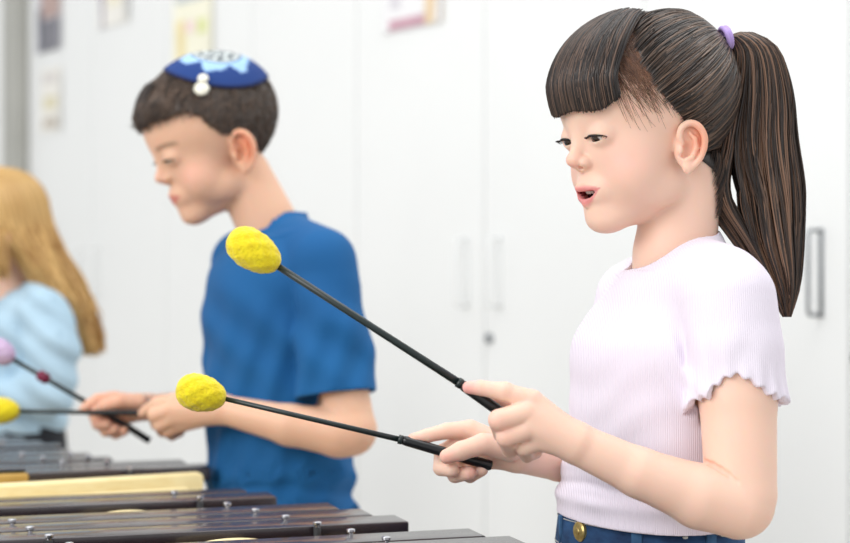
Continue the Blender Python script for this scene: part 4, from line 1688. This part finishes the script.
    dirv = dirv / np.linalg.norm(dirv)
    x = np.cross(dirv, (0, 1, 0)); x /= np.linalg.norm(x)
    y = np.cross(dirv, x)
    cpt = Pp(724.5, 38.5, -3)
    pts = [cpt + (x * math.cos(a) * 10.5 + y * math.sin(a) * 12.5) for a in np.linspace(0, 2 * math.pi, 33)]
    t = MB().tube(pts, 2.6, 12, cap=False)
    pts = [cpt + dirv * 3.2 + (x * math.cos(a) * 10.2 + y * math.sin(a) * 12) for a in np.linspace(0, 2 * math.pi, 33)]
    t.tube(pts, 2.4, 12, cap=False)
    per.part('hair_tie', np.array(t.v), t.f, M['hairtie'])


build_girl()

#%%BOY
# ------------------------------------------------------------------ the boy with the kippah
def build_boy():
    EAR.update(x=1.0, s=1.10)
    per = Person(2.15, 'boy with short dark hair and blue kippah in a plain blue T-shirt', 290, 0)
    yawd = 25
    yaw = math.radians(yawd)
    q = 0.735
    fr = head_frame(221, 136.0, 0, 24, 23, q)
    B = Field((-360, -175, -262), (-35, 135, 232), 1.7)
    sculpt_head(B, fr, mouth_open=False, slim=5, lid=2.4)
    B.cap(Pp(243, 175, 2), Pp(269, 228, 4), 28, 31, 10)
    neckb = Pp(280, 237, 3)
    shL = Pp(322, 262, -74)
    shR = Pp(244, 262, 80)
    B.cap(neckb, shL, 18, 20, 12)
    B.cap(neckb, shR, 18, 20, 12)
    U = lambda x: x - 425.0
    V = lambda y: 271.5 - y
    secs = [(V(240), U(282), 0, 38, 58), (V(258), U(279), 0, 52, 76), (V(282), U(277), 0, 60, 84), (V(310), U(276), 0, 62, 86), (V(360), U(275), 0, 60, 86),
            (V(420), U(277), 0, 60, 84), (V(470), U(279), 0, 61, 86), (V(530), U(280), 0, 63, 90)]
    B.loft(secs, yaw, off=-7, k=8)
    el = Pp(351, 430, -108)
    B.cap(Pp(326, 284, -80), el, 23, 23, 8)
    B.cap(el, Pp(338, 432, -110), 24.5, 23.5, 4)
    B.cap(Pp(340, 432, -110), Pp(290, 425, -108), 23.5, 19, 6)
    B.cap(Pp(290, 425, -108), Pp(222, 409, -84), 19, 13.5, 8)
    w = Pp(221, 409, -84)
    for (x, y, z) in ((178, 402, -66), (174, 409, -68), (175, 417, -66), (180, 424, -60)):
        B.cap(w, Pp(x, y, z), 13, 8.5, 6)
    B.poly([Pp(178, 402, -66), Pp(158, 404, -56), Pp(148, 410, -48), Pp(143, 413, -44)], [8, 7, 6, 5], 1.5)
    B.poly([Pp(174, 409, -68), Pp(155, 415, -60), Pp(157, 424, -42), Pp(166, 423, -32)], [8, 7.3, 6.4, 5.5], 1.3)
    B.poly([Pp(175, 417, -66), Pp(160, 425, -58), Pp(163, 431, -44), Pp(172, 429, -36)], [8, 7, 6.2, 5.5], 1.3)
    B.poly([Pp(180, 424, -60), Pp(168, 431, -54), Pp(172, 435, -42), Pp(180, 432, -36)], [7.4, 6.4, 5.6, 5], 1.3)
    B.poly([Pp(205, 400, -66), Pp(185, 397, -48), Pp(168, 402, -38), Pp(158, 407, -36)], [9, 7.6, 6.8, 5.6], 3)
    # far arm
    B.cap(shR, Pp(246, 380, 92), 26, 22, 8)
    B.cap(Pp(246, 380, 92), Pp(218, 405, 60), 22, 17, 8)
    B.cap(Pp(218, 405, 60), Pp(148, 407, 8), 17, 12.5, 8)
    w2 = Pp(147, 407, 8)
    for (x, y, z) in ((114, 399, 10), (111, 405, 14), (113, 412, 15), (118, 419, 13)):
        B.cap(w2, Pp(x, y, z), 11.5, 8, 6)
    B.poly([Pp(114, 399, 10), Pp(98, 400, 6), Pp(89, 405, 2), Pp(84, 409, 0)], [8, 6.6, 5.6, 4.8], 1.6)
    B.poly([Pp(111, 405, 14), Pp(95, 414, 12), Pp(98, 424, 0), Pp(107, 424, -8)], [7.8, 7, 6.2, 5.4], 1.3)
    B.poly([Pp(113, 412, 15), Pp(101, 423, 14), Pp(106, 431, 3), Pp(115, 429, -6)], [7.8, 6.8, 6, 5.3], 1.3)
    B.poly([Pp(118, 419, 13), Pp(110, 430, 12), Pp(116, 434, 4), Pp(124, 431, -3)], [7.2, 6.2, 5.4, 4.9], 1.3)
    B.poly([Pp(140, 402, -5), Pp(120, 401, -12), Pp(105, 406, -12), Pp(96, 411, -8)], [9, 7.6, 6.6, 5.4], 3)
    P, F = B.mesh(1)
    base = lin(228, 184, 156)[:3]
    col = skin_colors(P, fr, base, lips=(206, 130, 118), mouth_open=False, brows=(120, 90, 74), blush=.8)
    hp = Pp(112, 410, 0)
    m = (.35 * np.exp(-(np.linalg.norm((P - hp) / 34, axis=1)) ** 2))[:, None]
    col = col * (1 - m) + np.array(lin(226, 140, 118)[:3]) * m
    per.part('body', P, F, M['skin'], colors=col)
    make_eyes(per, fr, gaze=(0.75, 0.0, -0.62))
    make_lashes(per, fr, lid=2.4, L=6)

    # T-shirt
    S = Field((-245, -150, -300), (-25, 135, 60), 1.8)
    S.loft(secs, yaw, off=4, k=0)
    S.cap(neckb, shL, 25, 31, 16)
    S.cap(neckb, shR, 25, 31, 16)
    S.cap(Pp(272, 226, 4), Pp(274, 248, 4), 35, 37, 10)
    sA, sC = Pp(325, 275, -78), Pp(338, 405, -98)
    S.poly([sA, Pp(332, 330, -88), sC], [29, 32, 36], 6)
    fA, fC = shR, Pp(246, 360, 92)
    S.cap(fA, fC, 31, 33, 6)
    X = (S.lo[0] + S.h * np.arange(S.n[0]))[:, None, None].astype(np.float32)
    Y = (S.lo[1] + S.h * np.arange(S.n[1]))[None, :, None].astype(np.float32)
    Z = (S.lo[2] + S.h * np.arange(S.n[2]))[None, None, :].astype(np.float32)
    zi = 271.5 - Z
    ang = np.arctan2(Y, X - U(278))
    fold = -4 * np.exp(-((zi - 470 - 8 * np.sin(ang * 2 + 1)) / 9) ** 2) - 4.5 * np.exp(-((zi - 500 - 9 * np.sin(ang * 2 + 2)) / 9) ** 2) \
        + 3.0 * np.exp(-((zi - 485 - 9 * np.sin(ang * 2 + 1.6)) / 7) ** 2) + 1.5 * np.sin(ang * 9 + zi * .03) * np.clip((zi - 300) / 80, 0, 1)
    fold = fold - 2.4 * np.sin((X * .8 + Z) * .11 + 1) * np.exp(-((zi - 330) / 50) ** 2) - 1.5 * np.sin((X * 1.6 - Z * .5) * .13) * np.clip((zi - 290) / 60, 0, 1)
    S.a = (S.a + fold * (np.abs(S.a) < 20)).astype(np.float32)
    T = Field(S.lo, S.lo + S.h * (S.n - 1), S.h)
    T.loft(secs, yaw, off=7, k=0)
    tors = T.a[:S.n[0], :S.n[1], :S.n[2]]
    sh = np.abs(S.a) - 2.3
    sh = np.maximum(sh, -capd(X, Y, Z, Pp(268, 228, 2), Pp(238, 130, 0), 35, 52))
    sh = np.maximum(sh, (V(528) + 0 * X) - Z)
    for (a, c, lim, cond) in ((sA, sC, 115, Y < -40), (fA, fC, 88, Y > 50)):
        d = (c - a) / np.linalg.norm(c - a)
        ax = (X - a[0]) * d[0] + (Y - a[1]) * d[1] + (Z - a[2]) * d[2]
        sh = np.where((tors > 2) & cond, np.maximum(sh, ax - lim), sh)
    S.a = sh.astype(np.float32)
    P, F = S.mesh(1)
    per.part('shirt', P, F, M['tee'])
    legs_and_shoes(per, (V(505), U(281), 0, 58, 80), yaw, V(508), 'trousers', M['trousers'], .72)

    # short hair: sculpted cap plus short strands
    hs = Field(fr.O - 100, fr.O + 100, 1.6)
    sculpt_head(hs, fr, mouth_open=False, eyes=False, ears=False)
    hs.a = hs.a - 2.6
    hs.ell((70, 4, 62), (26, 46, 24), 12, fr=fr)          # front tuft
    X = (hs.lo[0] + hs.h * np.arange(hs.n[0]))[:, None, None]
    Y = (hs.lo[1] + hs.h * np.arange(hs.n[1]))[None, :, None]
    Z = (hs.lo[2] + hs.h * np.arange(hs.n[2]))[None, None, :]
    l = [((X - fr.O[0]) * fr.R[i][0] + (Y - fr.O[1]) * fr.R[i][1] + (Z - fr.O[2]) * fr.R[i][2]) / q for i in range(3)]
    ZS = np.array([-90, -60, -45, -30, -14, -2, 8, 22, 36, 50, 60, 130.])
    XS = np.array([-46, -44, -38, -28, -14, 6, 20, 30, 36, 52, 140, 140.])
    hl = np.interp(l[2].ravel(), ZS, XS).reshape(l[2].shape)
    hs.a = np.maximum(hs.a, (l[0] - hl) * .6 * q)
    hs.a = np.maximum(hs.a, (-52 - l[2]) * q).astype(np.float32)
    Pc, Fc = hs.mesh(2)
    parts = [(Pc, Fc, np.tile(np.array(lin(62, 50, 42)[:3]), (len(Pc), 1)))]
    # strands rooted on the cap, combed forward/down
    L = fr.l(Pc)
    pick = RNG.choice(len(Pc), 7000)
    st = L[pick]
    g = hs.grad(Pc[pick]) @ fr.R.T
    g /= np.linalg.norm(g, axis=1, keepdims=True) + 1e-9
    top = np.clip((st[:, 2] - 20) / 50, 0, 1) * np.clip((st[:, 0]) / 60, 0.1, 1)
    comb = np.stack([.55 + top * .4, .1 * RNG.normal(size=len(st)), -.75 + 0 * top], 1) + RNG.normal(0, .18, (len(st), 3))
    comb = comb - g * (comb * g).sum(1)[:, None]
    comb /= np.linalg.norm(comb, axis=1, keepdims=True)
    ln = (6 + 12 * top) * RNG.uniform(.7, 1.2, len(st))
    K = 5
    t = np.linspace(0, 1, K)[None, :, None]
    C = st[:, None] + comb[:, None] * ln[:, None, None] * t + g[:, None] * (1.6 * np.sin(t * 2.2) + 0.6 * t * top[:, None, None] * 3) - np.array((0, 0, 1.0)) * (top * 3)[:, None, None] * t ** 2
    rad = np.linspace(.75, .25, K)[None] * np.ones((len(st), 1)) * q
    keep = ~((st[:, 0] > 60) & (st[:, 2] < 34))
    parts.append(strands_mesh(fr.w(C[keep].reshape(-1, 3)).reshape(-1, K, 3), rad[keep], hair_cols(int(keep.sum()), (48, 38, 33), (122, 100, 84), 1.3)))
    # fringe tuft hanging over the forehead
    n = 700
    K = 10
    ph1 = np.radians(RNG.uniform(-50, 20, n))
    t = np.linspace(0, 1, K)[None]
    th = .70 + (1.24 - .70) * t + RNG.normal(0, .03, (n, 1)) + 0.10 * np.sin(ph1 * 7)[:, None] * t
    C = cran_point(th, ph1[:, None] * (1 + .1 * t), 7 + 2 * np.sin(t * 3) + RNG.uniform(-3, 3, (n, 1)))
    parts.append(strands_mesh(fr.w(C.reshape(-1, 3)).reshape(n, K, 3), np.linspace(1.1, .3, K)[None] * np.ones((n, 1)) * q, hair_cols(n, (34, 27, 25), (84, 66, 56), 1.6)))
    Vv, Fv_, Cv = merge(parts)
    per.part('hair', Vv, Fv_, M['hair'], colors=Cv)

    # kippah: shallow dome laid on the crown
    ax = fr.l(fr.O + np.array((0, 0, 1.0)))      # world up in head coordinates (unit direction * 1/q)
    ax = ax / np.linalg.norm(ax)
    tilt = np.array((-0.04, 0.28, 0))
    ax = ax + tilt
    ax /= np.linalg.norm(ax)
    e1 = np.cross(ax, (0, 1.0, 0)); e1 /= np.linalg.norm(e1)
    e2 = np.cross(ax, e1)
    nr, na = 26, 96
    V_, F_, C_ = [], [], []
    R0 = 73.0
    for layer in (0, 1):
        for j in range(nr + 1):
            for i in range(na):
                a = 2 * math.pi * i / na
                r = R0 * j / nr
                # direction from cranium centre
                d = ax * math.cos(r / 84.0) + (e1 * math.cos(a) + e2 * math.sin(a)) * math.sin(r / 84.0)
                dn = d / np.linalg.norm(d / CR_R)
                th = (9.5 if layer == 0 else 7.0) - 1.0 * (j / nr) ** 4 * (1 if layer == 0 else 0)
                p = CR_C + dn * (1 + (th) / 84.0)
                V_.append(fr.w(p))
                u = j / nr
                c = lin(10, 54, 122)[:3]
                wv = .56 + .085 * math.sin(a * 6 + .6) + .04 * math.sin(a * 11)
                if u < .40:
                    c = lin(196, 204, 204)[:3] if math.sin(a * 9 + u * 20) + math.sin(u * 38) > -.2 else lin(34, 44, 60)[:3]
                elif u < wv + .06:
                    c = lin(160, 198, 236)[:3] if u > .46 else lin(72, 84, 104)[:3]
                elif u > .93:
                    c = lin(10, 36, 92)[:3]
                C_.append(c)
    N = (nr + 1) * na
    for layer in (0, 1):
        for j in range(nr):
            for i in range(na):
                i2 = (i + 1) % na
                f = (layer * N + j * na + i, layer * N + (j + 1) * na + i, layer * N + (j + 1) * na + i2, layer * N + j * na + i2)
                F_.append(f if layer == 0 else f[::-1])
    for i in range(na):
        i2 = (i + 1) % na
        F_.append((nr * na + i, N + nr * na + i, N + nr * na + i2, nr * na + i2))
    kp = per.part('kippah', np.array(V_), F_, M['kippah'], colors=np.array(C_))
    # white clip on the near side of the rim
    best = Pp(201, 88, -44)
    c1 = best
    lw = fr.w((0, 0, 0))
    def on_skull(px, py, off):
        o = fr.l(np.array((0, -FPX, 0.0)))
        d = fr.l(Pp(px, py, 0)) - o
        k = np.linspace(.9, 1.0, 2001)[:, None]
        p = o + d * k
        e = np.linalg.norm((p - CR_C) / (CR_R + off), axis=1)
        i = np.argmax(e < 1)
        return fr.w(p[i])
    for (c, r) in ((on_skull(201.5, 88.5, 9), 7.4), (on_skull(203, 78.5, 12), 5.2)):
        nrm = (c - fr.w(CR_C)); nrm /= np.linalg.norm(nrm)
        u_ = np.cross(nrm, UP); u_ /= np.linalg.norm(u_)
        t = MB().ball(c, (r, r, 3.0), (u_, np.cross(nrm, u_), nrm), 24, 12)
        per.part('clip', np.array(t.v), t.f, M['clip'], parent=kp)
    return per


build_boy()

#%%BLONDE
# ------------------------------------------------------------------ the blonde girl at the left edge
def build_blonde():
    per = Person(2.85, 'girl with long wavy blonde hair and pale blue top at left frame edge', 10, 0)
    yaw = math.radians(20)
    q = 0.535
    fr = head_frame(-1, 228, 0, 14, 14, q)
    U = lambda x: x - 425.0
    V = lambda y: 271.5 - y
    B = Field((-570, -120, -215), (-330, 105, 120), 2.0)
    sculpt_head(B, fr, mouth_open=False, eyes=True, lid=2.6)
    B.cap(Pp(10, 250, 2), Pp(18, 290, 3), 21, 22, 8)
    nb, sl, sr = Pp(20, 298, 2), Pp(44, 312, -48), Pp(0, 312, 54)
    B.cap(nb, sl, 14, 17, 10)
    B.cap(nb, sr, 14, 17, 10)
    secs = [(V(300), U(24), 0, 28, 44), (V(318), U(22), 0, 40, 56), (V(350), U(20), 0, 43, 58), (V(400), U(20), 0, 40, 54), (V(470), U(18), 0, 44, 60)]
    B.loft(secs, yaw, off=-3, k=8)
    B.cap(sl, Pp(48, 388, -62), 17, 14, 5)
    B.cap(Pp(48, 388, -62), Pp(-30, 396, -62), 14, 9, 5)
    B.cap(sr, Pp(0, 388, 66), 17, 14, 5)
    B.cap(Pp(0, 388, 66), Pp(-62, 392, 20), 14, 9, 5)
    for (w, base, d) in ((Pp(-30, 396, -62), Pp(-48, 398, -58), -1), (Pp(-62, 392, 20), Pp(-80, 394, 16), -1)):
        for k, (dy, dw) in enumerate(((-7, 0), (-2, -2), (3, -2), (8, 0))):
            kk = base + np.array((0, dw, -dy))
            B.cap(w, kk, 8.5, 5.5, 4)
            B.poly([kk, kk + (-11, 3, -3), kk + (-10, 11, -9), kk + (-3, 14, -8)], [5.2, 4.6, 4.0, 3.6], 1.0)
        B.poly([w + (-4, 8, 2), base + (-2, 12, 3), base + (-14, 12, 0)], [6, 5, 4], 2)
    P, F = B.mesh(1)
    col = skin_colors(P, fr, lin(236, 196, 174)[:3], mouth_open=False, brows=(176, 140, 96))
    per.part('body', P, F, M['skin'], colors=col)
    make_eyes(per, fr, gaze=(0.8, 0, -0.5), iris=(92, 116, 140))
    S = Field((-520, -100, -200), (-325, 100, 0), 2.0)
    S.loft(secs, yaw, off=3, k=0)
    S.cap(nb, sl, 17, 22, 10)
    S.cap(nb, sr, 17, 22, 10)
    S.poly([sl, Pp(52, 345, -56), Pp(50, 392, -62)], [22, 25, 22], 5)
    S.cap(Pp(50, 392, -62), Pp(-8, 398, -62), 22, 15, 4)
    S.poly([sr, Pp(2, 345, 60), Pp(0, 392, 66)], [21, 23, 20], 5)
    X = (S.lo[0] + S.h * np.arange(S.n[0]))[:, None, None].astype(np.float32)
    Y = (S.lo[1] + S.h * np.arange(S.n[1]))[None, :, None].astype(np.float32)
    Z = (S.lo[2] + S.h * np.arange(S.n[2]))[None, None, :].astype(np.float32)
    S.a = S.a + 1.8 * np.sin(Z * .22 + X * .16) * (np.abs(S.a) < 16)
    sh = np.abs(S.a) - 2.0
    sh = np.maximum(sh, -capd(X, Y, Z, Pp(16, 290, 2), Pp(8, 200, 0), 26, 34))
    sh = np.maximum(sh, V(429) - Z)
    sh = np.where(Y < -35, np.maximum(sh, U(0) * 1.06 - X), sh)
    sh = np.where(Y > 40, np.maximum(sh, V(388) - Z), sh)
    S.a = sh.astype(np.float32)
    P, F = S.mesh(1)
    per.part('shirt', P, F, M['tee_light'])
    legs_and_shoes(per, (V(424), U(20), 0, 42, 58), yaw, V(424), 'trousers', M['trousers'], .54)
    # long hair
    hs = Field(fr.O - 85, fr.O + 85, 2.0)
    hs.ell(CR_C, CR_R + 6, 0, fr=fr)
    X = (hs.lo[0] + hs.h * np.arange(hs.n[0]))[:, None, None]
    Y = (hs.lo[1] + hs.h * np.arange(hs.n[1]))[None, :, None]
    Z = (hs.lo[2] + hs.h * np.arange(hs.n[2]))[None, None, :]
    l = [((X - fr.O[0]) * fr.R[i][0] + (Y - fr.O[1]) * fr.R[i][1] + (Z - fr.O[2]) * fr.R[i][2]) / q for i in range(3)]
    hl = np.interp(l[2].ravel(), [-90, -40, 0, 40, 75, 100, 130.], [-14, -6, 10, 40, 62, 62, 62]).reshape(l[2].shape)
    hs.a = np.maximum(hs.a, (l[0] - hl) * .8 * q)
    hs.a = np.maximum(hs.a, (-60 - l[2]) * q).astype(np.float32)
    Pc, Fc = hs.mesh(1)
    parts = [(Pc, Fc, np.tile(np.array(lin(150, 108, 56)[:3]), (len(Pc), 1)))]
    n = 5200
    K = 22
    # strands start along the parting on the crown, fall down over the back (azimuth 75..180 deg each side)
    sd = np.where(RNG.random(n) < .6, 1, -1)
    az = np.radians(np.where(RNG.random(n) < .8, RNG.uniform(95, 180, n), RNG.uniform(60, 95, n)))
    t = np.linspace(0, 1, 9)[None]
    th = .12 + (1.75 - .12) * t + 0 * az[:, None]
    C1 = cran_point(th, az[:, None] * np.minimum(1, .5 + t), 6 + 5 * t + RNG.uniform(-2, 4, (n, 1)))
    C1[..., 1] *= sd[:, None]
    W1 = fr.w(C1.reshape(-1, 3)).reshape(n, 9, 3)
    # lower part: towards an ellipse at the bottom of the hair
    back = np.degrees(az) > 95
    bx = np.where(back, U(80) + RNG.uniform(-20, 17, n), U(12) + RNG.uniform(-16, 8, n))
    bw = np.where(back, RNG.uniform(-22, 38, n) * 1.0, -50 * (sd > 0) + 55 * (sd < 0) + RNG.uniform(-8, 8, n))
    bz = np.where(back, V(354) + RNG.uniform(-4, 40, n) * (RNG.random(n) ** 1.5), V(275) + RNG.uniform(-6, 22, n))
    end = np.stack([bx, bw, bz], 1)
    p1 = W1[:, -1]
    tg = (W1[:, -1] - W1[:, -2]) * 3.0
    m1 = p1 + tg
    m2 = end + np.stack([np.where(back, -8, 0), np.zeros(n), np.full(n, 40.)], 1)
    t2 = np.linspace(0, 1, 15)[1:][None, :, None]
    W2 = (1 - t2) ** 3 * p1[:, None] + 3 * t2 * (1 - t2) ** 2 * m1[:, None] + 3 * t2 ** 2 * (1 - t2) * m2[:, None] + t2 ** 3 * end[:, None]
    ci = RNG.integers(0, 60, n)
    cph = RNG.uniform(0, 6.28, 60)[ci]
    W2[..., 0] += 2.6 * np.sin(t2[..., 0] * 11 + cph[:, None]) * t2[..., 0]
    W2[..., 1] += 2.6 * np.cos(t2[..., 0] * 10 + cph[:, None]) * t2[..., 0]
    W = np.concatenate([W1, W2], 1)
    rad = .75 * np.ones((n, W.shape[1])) * RNG.uniform(.7, 1.3, (n, 1))
    rad[:, -1] *= .3
    parts.append(strands_mesh(W, rad, hair_cols(n, (164, 116, 60), (240, 202, 134), 0.9)))
    Vv, Fv_, Cv = merge(parts)
    per.part('hair', Vv, Fv_, M['hair'], colors=Cv)


build_blonde()
